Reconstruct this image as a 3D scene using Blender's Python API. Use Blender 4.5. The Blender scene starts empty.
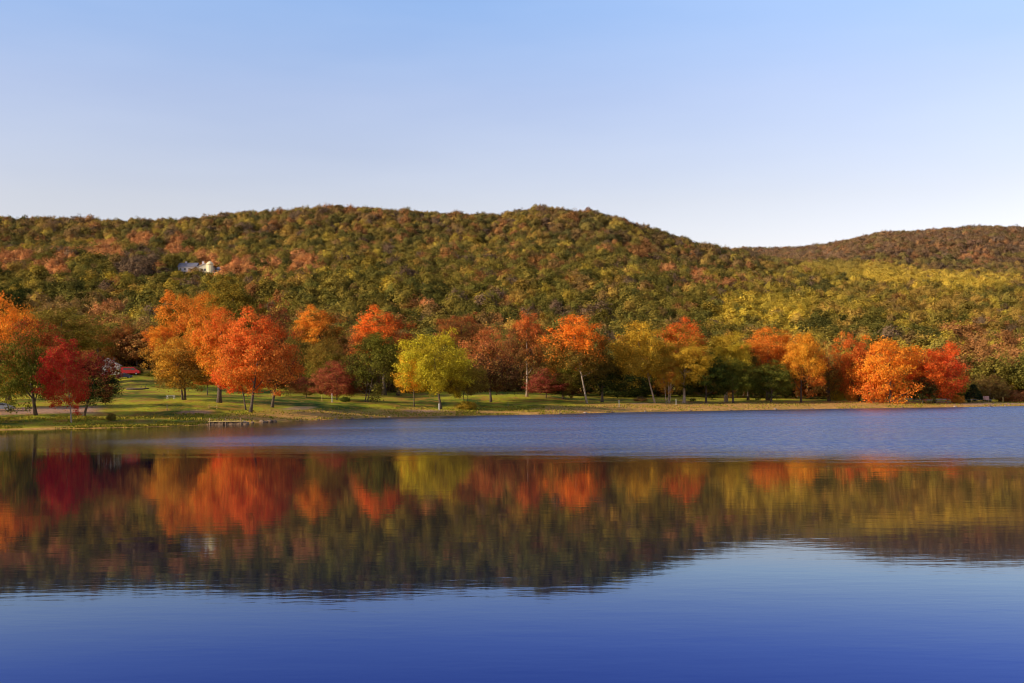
import bpy, math, random
import numpy as np

SEED = 11
rng = np.random.default_rng(SEED)
random.seed(SEED)
scene = bpy.context.scene
COL = scene.collection
F, CX, H = 1100.0, 512.0, 4.4        # focal length in px, horizon row, eye height over the lake


ROLL, CY0 = 0.0093, 395.2
def cy(px):                                      # horizon row at a column: the camera was held a touch off level
    return CY0 + (CX - np.asarray(px, float)) * ROLL


# ------------------------------------------------------------------ helpers
def link(o, parent=None):
    COL.objects.link(o)
    if parent is not None:
        o.parent = parent
    return o


def tag(o, label=None, cat=None, group=None, kind=None):
    if label: o['label'] = label
    if cat: o['category'] = cat
    if group: o['group'] = group
    if kind: o['kind'] = kind
    return o


def empty(name, loc, label, cat, group=None, rz=0.0):
    o = bpy.data.objects.new(name, None)
    o.empty_display_size = 0.5
    o.location = loc
    o.rotation_euler = (0, 0, rz)
    link(o)
    return tag(o, label, cat, group)


def np_mesh(name, verts, faces_flat, nper, mats=(), mat_idx=None, smooth=False):
    """fast mesh from numpy: faces all with nper corners"""
    me = bpy.data.meshes.new(name)
    verts = np.asarray(verts, dtype=np.float32)
    faces_flat = np.asarray(faces_flat, dtype=np.int32).ravel()
    nf = len(faces_flat) // nper
    me.vertices.add(len(verts)); me.vertices.foreach_set('co', verts.ravel())
    me.loops.add(len(faces_flat)); me.loops.foreach_set('vertex_index', faces_flat)
    me.polygons.add(nf)
    me.polygons.foreach_set('loop_start', np.arange(0, nf * nper, nper, dtype=np.int32))
    me.polygons.foreach_set('loop_total', np.full(nf, nper, dtype=np.int32))
    for m in mats:
        me.materials.append(m)
    if mat_idx is not None:
        me.polygons.foreach_set('material_index', np.asarray(mat_idx, dtype=np.int32))
    me.polygons.foreach_set('use_smooth', np.full(nf, bool(smooth)))
    me.update(calc_edges=True)
    return me


def add_float(me, name, vals, domain='POINT'):
    a = me.attributes.new(name, 'FLOAT', domain)
    a.data.foreach_set('value', np.asarray(vals, dtype=np.float32))


class MB:
    """collects boxes, prisms, tubes and becomes ONE mesh object"""
    def __init__(s):
        s.v, s.f = [], []

    def box(s, x0, x1, y0, y1, z0, z1):
        b = len(s.v)
        s.v += [(x0, y0, z0), (x1, y0, z0), (x1, y1, z0), (x0, y1, z0), (x0, y0, z1), (x1, y0, z1), (x1, y1, z1), (x0, y1, z1)]
        s.f += [tuple(b + i for i in q) for q in ((0, 3, 2, 1), (4, 5, 6, 7), (0, 1, 5, 4), (1, 2, 6, 5), (2, 3, 7, 6), (3, 0, 4, 7))]

    def prism(s, pts, y0, y1):
        """xz outline extruded along y"""
        b, n = len(s.v), len(pts)
        s.v += [(x, y0, z) for x, z in pts] + [(x, y1, z) for x, z in pts]
        s.f.append(tuple(b + i for i in range(n)))
        s.f.append(tuple(b + n + i for i in reversed(range(n))))
        for i in range(n):
            j = (i + 1) % n
            s.f.append((b + i, b + n + i, b + n + j, b + j))

    def gable(s, x0, x1, y0, y1, z0, zr, axis='x', th=0.18, over=0.4):
        """a pitched roof with thickness"""
        if axis == 'x':      # ridge along x
            ym = (y0 + y1) / 2
            prof = [(y0 - over, z0 - th), (ym, zr), (y1 + over, z0 - th), (y1 + over, z0), (ym, zr + th * 1.5), (y0 - over, z0)]
            b = len(s.v)
            s.v += [(x0 - over, y, z) for y, z in prof] + [(x1 + over, y, z) for y, z in prof]
        else:
            xm = (x0 + x1) / 2
            prof = [(x0 - over, z0 - th), (xm, zr), (x1 + over, z0 - th), (x1 + over, z0), (xm, zr + th * 1.5), (x0 - over, z0)]
            b = len(s.v)
            s.v += [(x, y0 - over, z) for x, z in prof] + [(x, y1 + over, z) for x, z in prof]
        for q in ((0, 1, 4, 5), (1, 2, 3, 4)):
            s.f.append(tuple(b + i for i in q)); s.f.append(tuple(b + 6 + i for i in reversed(q)))
        for i in range(6):
            j = (i + 1) % 6
            s.f.append((b + i, b + 6 + i, b + 6 + j, b + j))

    def tube(s, path, radii, n=8, cap=True):
        path = [np.array(p, float) for p in path]
        base = len(s.v)
        for k, p in enumerate(path):
            d = path[min(k + 1, len(path) - 1)] - path[max(k - 1, 0)]
            d /= (np.linalg.norm(d) + 1e-9)
            up = np.array((0, 0, 1.0)) if abs(d[2]) < 0.9 else np.array((1.0, 0, 0))
            a = np.cross(d, up); a /= np.linalg.norm(a); c = np.cross(d, a)
            for i in range(n):
                t = 2 * math.pi * i / n
                s.v.append(tuple(p + radii[k] * (math.cos(t) * a + math.sin(t) * c)))
        for k in range(len(path) - 1):
            for i in range(n):
                j = (i + 1) % n
                s.f.append((base + k * n + i, base + k * n + j, base + (k + 1) * n + j, base + (k + 1) * n + i))
        if cap:
            s.f.append(tuple(base + i for i in reversed(range(n))))
            s.f.append(tuple(base + (len(path) - 1) * n + i for i in range(n)))

    def mesh(s, name, mat, smooth=False, bevel=0):
        me = bpy.data.meshes.new(name)
        me.from_pydata(s.v, [], s.f)
        me.materials.append(mat)
        import bmesh
        bm = bmesh.new(); bm.from_mesh(me)
        bmesh.ops.recalc_face_normals(bm, faces=bm.faces[:])
        if bevel:
            bmesh.ops.bevel(bm, geom=bm.edges[:], offset=bevel, segments=2, affect='EDGES', profile=0.6)
        bm.to_mesh(me); bm.free()
        if smooth:
            me.polygons.foreach_set('use_smooth', [True] * len(me.polygons))
        me.update()
        return me

    def obj(s, name, mat, parent=None, smooth=False, bevel=0):
        return link(bpy.data.objects.new(name, s.mesh(name, mat, smooth, bevel)), parent)


# value noise (numpy) for terrain and colour patches
_perm = np.random.default_rng(5).random((256, 256))
def vnoise(x, y):
    x = np.asarray(x, float); y = np.asarray(y, float)
    xi = np.floor(x).astype(int); yi = np.floor(y).astype(int)
    fx = x - xi; fy = y - yi
    fx = fx * fx * (3 - 2 * fx); fy = fy * fy * (3 - 2 * fy)
    g = lambda a, b: _perm[a % 256, b % 256]
    return (g(xi, yi) * (1 - fx) + g(xi + 1, yi) * fx) * (1 - fy) + (g(xi, yi + 1) * (1 - fx) + g(xi + 1, yi + 1) * fx) * fy
def fbm(x, y, o=3):
    s, a, t = 0, 1.0, 0
    for k in range(o):
        s = s + a * vnoise(x * 2 ** k + 17 * k, y * 2 ** k + 31 * k); t += a; a *= 0.5
    return s / t
def sstep(a, b, x):
    t = np.clip((np.asarray(x, float) - a) / (b - a), 0, 1)
    return t * t * (3 - 2 * t)


# ------------------------------------------------------------------ materials
def mat_new(name):
    m = bpy.data.materials.new(name); m.use_nodes = True
    nt = m.node_tree; nt.nodes.clear()
    out = nt.nodes.new('ShaderNodeOutputMaterial')
    return m, nt, out


def N(nt, t, **kw):
    n = nt.nodes.new(t)
    for k, v in kw.items():
        setattr(n, k, v)
    return n


def mix_col(nt, a, b, fac, blend='MIX'):
    n = N(nt, 'ShaderNodeMix', data_type='RGBA', blend_type=blend)
    for sock, v in ((n.inputs[0], fac), (n.inputs[6], a), (n.inputs[7], b)):
        if hasattr(v, 'default_value') or isinstance(v, bpy.types.NodeSocket):
            nt.links.new(v, sock)
        else:
            sock.default_value = v if isinstance(v, (int, float)) else (*v, 1)[:4]
    return n.outputs[2]


def math_n(nt, op, a, b=None, c=None, clamp=False):
    n = N(nt, 'ShaderNodeMath', operation=op, use_clamp=clamp)
    for i, v in enumerate((a, b, c)):
        if v is None: continue
        if isinstance(v, bpy.types.NodeSocket): nt.links.new(v, n.inputs[i])
        else: n.inputs[i].default_value = v
    return n.outputs[0]


def maprange(nt, v, a, b, c=0.0, d=1.0, smooth=True):
    n = N(nt, 'ShaderNodeMapRange', interpolation_type='SMOOTHSTEP' if smooth else 'LINEAR')
    nt.links.new(v, n.inputs[0])
    for i, x in enumerate((a, b, c, d)):
        n.inputs[i + 1].default_value = x
    return n.outputs[0]


def noise(nt, vec, scale, detail=3, rough=0.55, dim='3D'):
    n = N(nt, 'ShaderNodeTexNoise', noise_dimensions=dim)
    if vec is not None: nt.links.new(vec, n.inputs['Vector'])
    n.inputs['Scale'].default_value = scale; n.inputs['Detail'].default_value = detail; n.inputs['Roughness'].default_value = rough
    return n.outputs[0]


def attr(nt, name, typ='GEOMETRY'):
    n = N(nt, 'ShaderNodeAttribute', attribute_type=typ); n.attribute_name = name
    return n


def leaf_material(name, source):
    """leaves: colour comes from the tree (top and low colour), varied leaf by leaf; some light passes through"""
    m, nt, out = mat_new(name)
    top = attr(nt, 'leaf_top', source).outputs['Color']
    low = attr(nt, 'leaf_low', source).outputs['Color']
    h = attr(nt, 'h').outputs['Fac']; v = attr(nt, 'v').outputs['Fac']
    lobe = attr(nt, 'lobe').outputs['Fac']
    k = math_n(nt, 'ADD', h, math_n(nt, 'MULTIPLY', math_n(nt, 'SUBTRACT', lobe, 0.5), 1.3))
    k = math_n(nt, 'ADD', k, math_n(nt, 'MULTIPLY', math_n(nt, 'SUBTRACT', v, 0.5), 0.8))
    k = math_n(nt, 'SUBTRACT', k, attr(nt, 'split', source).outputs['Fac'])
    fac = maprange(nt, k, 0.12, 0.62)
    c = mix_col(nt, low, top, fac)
    if source == 'OBJECT':      # scattered leaves still green or already brown
        c = mix_col(nt, c, (0.2, 0.19, 0.03), math_n(nt, 'MULTIPLY', math_n(nt, 'GREATER_THAN', v, 0.82), 0.55))
    # brightness and slight hue variation per bough and per leaf
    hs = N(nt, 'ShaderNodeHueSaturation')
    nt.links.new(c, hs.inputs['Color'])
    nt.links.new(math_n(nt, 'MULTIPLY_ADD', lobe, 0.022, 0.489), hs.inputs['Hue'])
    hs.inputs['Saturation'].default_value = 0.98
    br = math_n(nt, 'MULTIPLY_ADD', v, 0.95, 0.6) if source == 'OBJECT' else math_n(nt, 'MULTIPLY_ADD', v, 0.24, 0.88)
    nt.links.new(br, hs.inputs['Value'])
    d = N(nt, 'ShaderNodeBsdfDiffuse'); t = N(nt, 'ShaderNodeBsdfTranslucent')
    nt.links.new(hs.outputs[0], d.inputs[0])
    nt.links.new(hs.outputs[0], t.inputs[0])
    mx = N(nt, 'ShaderNodeMixShader'); mx.inputs[0].default_value = 0.33 if source == 'OBJECT' else 0.2
    nt.links.new(d.outputs[0], mx.inputs[1]); nt.links.new(t.outputs[0], mx.inputs[2])
    nt.links.new(mx.outputs[0], out.inputs[0])
    return m


def plain(name, col, rough=0.8, var=0.25, scale=3.0, metal=0.0, bump=0.0):
    m, nt, out = mat_new(name)
    tc = N(nt, 'ShaderNodeTexCoord')
    n = noise(nt, tc.outputs['Object'], scale, 4)
    c = mix_col(nt, tuple(x * (1 - var) for x in col), tuple(min(1, x * (1 + var)) for x in col), maprange(nt, n, 0.35, 0.65))
    p = N(nt, 'ShaderNodeBsdfPrincipled')
    nt.links.new(c, p.inputs['Base Color']); p.inputs['Roughness'].default_value = rough; p.inputs['Metallic'].default_value = metal
    if bump:
        b = N(nt, 'ShaderNodeBump'); b.inputs['Strength'].default_value = bump; b.inputs['Distance'].default_value = 0.05
        nt.links.new(n, b.inputs['Height']); nt.links.new(b.outputs[0], p.inputs['Normal'])
    nt.links.new(p.outputs[0], out.inputs[0])
    return m


M_LEAF = leaf_material('autumn_leaves', 'OBJECT')
M_LEAF_I = leaf_material('hillside_leaves', 'INSTANCER')


def bark_mat(name, a, b):
    m, nt, out = mat_new(name)
    tc = N(nt, 'ShaderNodeTexCoord')
    mp = N(nt, 'ShaderNodeMapping'); mp.inputs['Scale'].default_value = (3, 3, 0.7)
    nt.links.new(tc.outputs['Object'], mp.inputs[0])
    n = noise(nt, mp.outputs[0], 2.5, 6, 0.65)
    c = mix_col(nt, a, b, maprange(nt, n, 0.35, 0.65))
    p = N(nt, 'ShaderNodeBsdfPrincipled'); p.inputs['Roughness'].default_value = 0.9
    nt.links.new(c, p.inputs['Base Color'])
    bp = N(nt, 'ShaderNodeBump'); bp.inputs['Strength'].default_value = 0.6; bp.inputs['Distance'].default_value = 0.06
    nt.links.new(n, bp.inputs['Height']); nt.links.new(bp.outputs[0], p.inputs['Normal'])
    nt.links.new(p.outputs[0], out.inputs[0])
    return m
M_BARK = bark_mat('dark_bark', (0.05, 0.035, 0.025), (0.14, 0.1, 0.07))
M_BARK_PALE = bark_mat('pale_bark', (0.22, 0.16, 0.11), (0.5, 0.4, 0.3))

M_WHITE = plain('white_paint', (0.72, 0.7, 0.66), 0.6, 0.06)
M_HOUSE = plain('warm_white_siding', (0.62, 0.57, 0.44), 0.7, 0.12)
M_CREAM = plain('cream_paint', (0.75, 0.68, 0.42), 0.6, 0.06)
M_LILAC = plain('lilac_grey_siding', (0.5, 0.47, 0.5), 0.7, 0.08)  # grey lavender, the material's own colour
M_SLATE = plain('slate_roof', (0.16, 0.16, 0.2), 0.7, 0.2, 6)
M_GLASS = plain('dark_window_glass', (0.03, 0.035, 0.05), 0.1, 0.2)
M_RED = plain('red_car_paint', (0.4, 0.015, 0.02), 0.35, 0.08)
M_NAVY = plain('dark_blue_car_paint', (0.03, 0.035, 0.09), 0.3, 0.1)
M_SILVER = plain('silver_blue_car_paint', (0.25, 0.29, 0.38), 0.3, 0.08, metal=0.3)
M_TYRE = plain('tyre_rubber', (0.02, 0.02, 0.02), 0.9, 0.2)
M_RIM = plain('wheel_metal', (0.4, 0.4, 0.42), 0.4, 0.1, metal=0.8)
M_LAMP = plain('headlight_lens', (0.7, 0.7, 0.65), 0.2, 0.05)
M_TAIL = plain('tail_light_lens', (0.45, 0.02, 0.02), 0.2, 0.05)
M_WOOD = plain('weathered_wood', (0.3, 0.2, 0.12), 0.85, 0.3, 5, bump=0.3)
M_YWOOD = plain('yellow_wood', (0.55, 0.4, 0.12), 0.8, 0.2, 5)  # yellow is the wood's own colour
M_ROCK = plain('shore_rock', (0.22, 0.14, 0.08), 0.9, 0.45, 2.5, bump=0.6)
M_GALV = plain('galvanised_steel', (0.42, 0.42, 0.44), 0.55, 0.15, metal=0.4)
M_SIGN = plain('faded_pink_sign', (0.6, 0.33, 0.28), 0.7, 0.1)


# ------------------------------------------------------------------ terrain
# per screen column: shore distance, then (distance, ground height) nodes up the hill
def zz(D, row, c=CX): return H - (row - float(cy(c))) * D / F
SH_PX = [-400, 0, 130, 200, 250, 320, 400, 500, 540, 600, 640, 700, 760, 800, 850, 950, 1024, 1500]
SH_OLD = [131, 131, 140, 150, 162, 180, 202, 215, 224, 242, 252, 269, 287, 298, 312, 340, 372, 372]
SH_ROW = [430, 430, 427.6, 425.3, 423, 420, 417, 415, 414.5, 413, 412, 411, 409.9, 409.2, 408.5, 407.2, 406, 406]
def rm(px, D):
    """surveyed distance to scene distance: exact at the shore, 0.8 beyond 700 m"""
    so_ = np.interp(px, SH_PX, SH_OLD); row = np.interp(px, SH_PX, SH_ROW)
    pc = np.clip(px, 0, 1024)
    k = H * F / (row - cy(pc)) / so_
    t = np.clip((D - so_) / (700 - so_), 0, 1)
    return D * (k * (1 - t) + 0.8 * t)

ctl = {
    -400: [(131, 430), (137, 426), (170, 408), (240, 393), (330, 374), (480, 348), (700, 300), (830, 270), (930, 258), (1080, 232)],
    0:   [(131, 430), (137, 426), (170, 408), (240, 393), (330, 374), (480, 348), (700, 300), (830, 270), (930, 258), (1080, 231)],
    130: [(140, 427.6), (147, 424), (185, 404), (240, 388), (310, 370.5), (480, 345), (720, 300), (830, 271), (930, 258), (1080, 232)],
    200: [(150, 425.3), (157, 421.5), (190, 403.5), (245, 390), (310, 375), (480, 345), (720, 302), (800, 277.5), (860, 273), (1080, 230)],
    250: [(162, 423), (168, 419.5), (200, 403.5), (260, 391), (320, 382), (480, 347), (710, 300), (820, 275), (920, 254), (1080, 226)],
    320: [(180, 420), (186, 416.5), (215, 404), (272, 394), (330, 386), (490, 348), (710, 300), (820, 274), (930, 252), (1090, 221)],
    400: [(202, 417), (208, 413.7), (235, 405), (285, 396), (340, 389), (500, 350), (700, 303), (820, 276), (930, 254), (1100, 223.5)],
    500: [(215, 415), (222, 411.7), (250, 403.5), (290, 394), (350, 388), (500, 352), (700, 305), (820, 277), (930, 257), (1100, 229)],
    540: [(224, 414.5), (231, 411), (258, 403.5), (298, 396), (353, 390), (505, 352), (700, 305), (820, 277), (930, 253), (1100, 221)],
    600: [(242, 413), (249, 409.5), (275, 404), (310, 399), (360, 394), (520, 352), (700, 307), (820, 278), (930, 257), (1100, 225)],
    640: [(252, 412), (259, 408.7), (284, 403.4), (320, 398.8), (370, 394), (530, 353), (705, 310), (820, 284), (930, 265), (1100, 237)],
    700: [(269, 411), (276, 407.8), (300, 402.6), (340, 398.4), (390, 395), (540, 355), (720, 317), (830, 297), (930, 281), (1090, 256)],
    760: [(287, 409.9), (294, 406.8), (320, 402.2), (355, 399), (400, 395.5), (560, 357), (740, 324), (840, 304), (930, 288), (1100, 266)],
    800: [(298, 409.2), (305, 406.2), (332, 402), (362, 399.5), (405, 396), (560, 360), (740, 326), (840, 305), (930, 288), (1100, 272)],
    850: [(312, 408.5), (319, 405.6), (345, 401.8), (372, 400), (410, 397), (560, 362), (740, 328), (840, 307), (930, 290), (1100, 276)],
    950: [(340, 407.2), (347, 404.8), (370, 402), (392, 401), (430, 398.5), (570, 366), (740, 330), (840, 310), (930, 295), (1100, 283)],
    1024: [(372, 406), (378, 404), (392, 402.5), (404, 402), (438, 399), (575, 367), (740, 332), (840, 314), (930, 300), (1100, 287)],
    1500: [(372, 406), (378, 404), (392, 402.5), (404, 402), (438, 399), (575, 367), (740, 332), (840, 314), (930, 300), (1100, 287)],
}
def zb(row, c): return zz(1200, row + 2, c)
back = {  # heights at 1040 and 1200 m
    -400: (112, 92), 640: (104, 88), 700: (94, 100), 745: (106, zb(262, 745)), 760: (116, zb(263, 760)), 800: (122, zb(259, 800)), 825: (122, zb(254, 825)), 850: (132, zb(247, 850)), 880: (138, zb(241, 880)),
    920: (140, zb(238.5, 920)), 950: (141, zb(236, 950)), 990: (141, zb(233, 990)), 1024: (141, zb(234, 1024)), 1500: (141, zb(234, 1024)),
}
cols = sorted(ctl)
K = 1 + 10 + 4
NOD_D = np.zeros((len(cols), K)); NOD_Z = np.zeros((len(cols), K))
for i, c in enumerate(cols):
    cc_ = min(max(c, 0), 1024)
    rowz = [(float(rm(c, D)), 0.0 if k == 0 else zz(float(rm(c, D)), r, cc_)) for k, (D, r) in enumerate(ctl[c])]
    nodes = [(rowz[0][0] - 9, -2.2)] + rowz
    bk = sorted(back)
    z1 = np.interp(c, bk, [back[b][0] for b in bk]); z2 = np.interp(c, bk, [back[b][1] for b in bk])
    nodes += [(1040, z1), (1200, z2), (1680, zz(1680, 263, 770)), (3000, 170)]
    NOD_D[i] = [n[0] for n in nodes]; NOD_Z[i] = [n[1] for n in nodes]


def nodes_at(px):
    px = np.atleast_1d(px)
    D = np.stack([np.interp(px, cols, NOD_D[:, k]) for k in range(K)], 1)
    Z = np.stack([np.interp(px, cols, NOD_Z[:, k]) for k in range(K)], 1)
    bk = sorted(back)
    Z[:, 11] = np.interp(px, bk, [back[b][0] for b in bk]); Z[:, 12] = np.interp(px, bk, [back[b][1] for b in bk])
    w = (fbm(px / 14.0, px * 0 + 3.3, 3) - 0.5) * 3.0            # small bays and points along the shore
    D[:, 0] += w; D[:, 1] += w; D[:, 2] += w * 0.8
    return D, Z


def height(px, D):
    """ground height under a point seen at column px, distance D"""
    px = np.atleast_1d(np.asarray(px, float)); D = np.atleast_1d(np.asarray(D, float))
    nd, nz = nodes_at(px)
    dd = np.diff(nd, axis=1); sl = np.diff(nz, axis=1) / dd
    m = np.zeros_like(nz)
    m[:, 1:-1] = np.where(sl[:, :-1] * sl[:, 1:] > 0, 2 * sl[:, :-1] * sl[:, 1:] / (sl[:, :-1] + sl[:, 1:] + 1e-12), 0)
    m[:, 0] = sl[:, 0]; m[:, -1] = sl[:, -1]
    k = np.clip((D[:, None] >= nd).sum(1) - 1, 0, K - 2)
    r = np.arange(len(D))
    h = dd[r, k]; t = np.clip((D - nd[r, k]) / h, 0, 1)
    z = (2 * t**3 - 3 * t**2 + 1) * nz[r, k] + (t**3 - 2 * t**2 + t) * h * m[r, k] + (-2 * t**3 + 3 * t**2) * nz[r, k + 1] + (t**3 - t**2) * h * m[r, k + 1]
    x = (px - CX) / F * D
    shore = nd[:, 1]
    amp = sstep(0, 250, D - shore - 120) * 5.0
    z = z + (fbm(x / 90, D / 90, 3) - 0.5) * amp
    z = z + (fbm(x / 9, D / 9, 2) - 0.5) * 0.5 * sstep(3, 30, D - shore)
    return z


def ground_pt(px, D, raw=False):
    D = D if raw else float(rm(px, D))
    return ((px - CX) / F * D, D, float(height(px, D)[0]))


def build_ground():
    pxs = np.concatenate([np.arange(-900, -60, 30), np.arange(-60, 1090, 3.0), np.arange(1090, 1930, 30)])
    nd, _ = nodes_at(pxs)
    steps = [4, 6, 14, 16, 16, 20, 24, 12, 12, 16, 12, 12, 20, 6]
    rows = []
    for k, n in enumerate(steps):
        for j in range(n):
            rows.append(nd[:, k] + (nd[:, k + 1] - nd[:, k]) * j / n)
    rows.append(nd[:, -1])
    Dg = np.array(rows)                      # R x C
    R, C = Dg.shape
    PX = np.broadcast_to(pxs, (R, C))
    Z = height(PX.ravel(), Dg.ravel())
    X = (PX.ravel() - CX) / F * Dg.ravel()
    V = np.stack([X, Dg.ravel(), Z], 1)
    i = np.arange(R * C).reshape(R, C)
    Fq = np.stack([i[:-1, :-1], i[:-1, 1:], i[1:, 1:], i[1:, :-1]], -1).reshape(-1, 4)
    m, nt, out = mat_new('park_grass_and_forest_floor')
    geo = N(nt, 'ShaderNodeNewGeometry').outputs['Position']
    sand = attr(nt, 'sand').outputs['Fac']; path = attr(nt, 'path').outputs['Fac']; forest = attr(nt, 'forest').outputs['Fac']; litter = attr(nt, 'litter').outputs['Fac']
    mp = N(nt, 'ShaderNodeMapping'); mp.inputs['Scale'].default_value = (1, 0.45, 1); nt.links.new(geo, mp.inputs[0])
    n1 = noise(nt, mp.outputs[0], 0.09, 5, 0.6); n2 = noise(nt, geo, 1.6, 4, 0.7); n3 = noise(nt, mp.outputs[0], 0.35, 4, 0.65)
    g = mix_col(nt, (0.07, 0.12, 0.01), (0.46, 0.45, 0.025), maprange(nt, n1, 0.4, 0.58))
    g = mix_col(nt, g, (0.46, 0.27, 0.05), math_n(nt, 'MULTIPLY', maprange(nt, n3, 0.5, 0.66), 0.75))
    g = mix_col(nt, g, (0.03, 0.05, 0.008), math_n(nt, 'MULTIPLY', maprange(nt, n2, 0.52, 0.72), 0.55))
    lf = mix_col(nt, (0.42, 0.17, 0.03), (0.5, 0.3, 0.05), n2)
    g = mix_col(nt, g, lf, math_n(nt, 'MULTIPLY', litter, maprange(nt, n3, 0.38, 0.6)))
    sd = mix_col(nt, (0.46, 0.22, 0.06), (0.8, 0.48, 0.13), maprange(nt, n2, 0.35, 0.7))
    g = mix_col(nt, g, sd, math_n(nt, 'MULTIPLY', sand, maprange(nt, n3, 0.3, 0.5, 0.55, 1.0)))
    pt = mix_col(nt, (0.42, 0.24, 0.15), (0.55, 0.34, 0.22), n2)
    g = mix_col(nt, g, pt, path)
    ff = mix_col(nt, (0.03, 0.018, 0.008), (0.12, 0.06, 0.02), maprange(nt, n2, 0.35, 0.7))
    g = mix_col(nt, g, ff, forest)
    d = N(nt, 'ShaderNodeBsdfPrincipled'); d.inputs['Roughness'].default_value = 0.95
    d.inputs['Specular IOR Level'].default_value = 0.1
    nt.links.new(g, d.inputs['Base Color'])
    b = N(nt, 'ShaderNodeBump'); b.inputs['Strength'].default_value = 0.9; b.inputs['Distance'].default_value = 0.35
    nt.links.new(n2, b.inputs['Height']); nt.links.new(b.outputs[0], d.inputs['Normal'])
    nt.links.new(d.outputs[0], out.inputs[0])
    me = np_mesh('ground', V, Fq, 4, [m], smooth=True)
    shore = np.broadcast_to(nd[:, 1], (R, C)).ravel(); n4 = np.broadcast_to(nd[:, 5], (R, C)).ravel()
    px = PX.ravel(); D = Dg.ravel()
    off = D - shore
    wob = (fbm(X / 6, D / 6, 3) - 0.5)
    wid = np.interp(px, [0, 180, 260, 420, 500, 560, 640, 900, 1024], [2, 6, 22, 20, 7, 24, 30, 38, 40])
    sand_v = 1 - sstep(wid * 0.6, wid * 1.2, off + wob * wid * 0.8)
    row = cy(px) + (H - Z) * F / D
    # the dirt drive at the left and bare patches further along
    pathv = sstep(-1.2, 0.8, 7.5 - np.abs(off - 35 - wob * 3)) * (1 - sstep(88, 108, px))
    for cx_, o_, rx_, ro_ in ((300, 26, 22, 3.5), (425, 12, 26, 5), (640, 26, 12, 2.5), (195, 24, 18, 4), (1000, 8, 60, 6), (940, 34, 60, 3)):
        pathv = np.maximum(pathv, 0.8 * (1 - sstep(0.6, 1.1, np.sqrt(((px - cx_) / rx_) ** 2 + ((off - o_) / ro_) ** 2) + wob * 0.5)))
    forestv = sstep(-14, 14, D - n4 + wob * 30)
    litterv = np.clip(0.25 + 1.4 * (fbm(X / 14 + 9, D / 14, 3) - 0.42), 0, 1)
    for nme, v in (('sand', sand_v), ('path', pathv), ('forest', forestv), ('litter', litterv)):
        add_float(me, nme, v)
    o = link(bpy.data.objects.new('ground', me)); tag(o, kind='structure')
build_ground()

# the bank the picture was taken from, behind the camera
mb = MB()
xs = np.linspace(-400, 400, 41); ys = [-4.5, -7, -11, -20, -60, -200, -600]; zs_ = [-1.2, 0.25, 1.2, 2.0, 3.0, 6, 12]
vv = []
for yv, zv in zip(ys, zs_):
    for xv in xs:
        vv.append((xv, yv + 1.5 * (vnoise(xv / 7.0, 0.5) - 0.5) * 2, zv + 0.2 * float(vnoise(xv / 5.0, yv))))
n_ = len(xs)
ff_ = [(r * n_ + c, (r + 1) * n_ + c, (r + 1) * n_ + c + 1, r * n_ + c + 1) for r in range(len(ys) - 1) for c in range(n_ - 1)]
me = bpy.data.meshes.new('near_bank'); me.from_pydata(vv, [], ff_); me.materials.append(plain('near_bank_grass', (0.1, 0.13, 0.03), 0.95, 0.5, 0.6)); me.update()
tag(link(bpy.data.objects.new('near_bank', me)), kind='structure')


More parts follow.
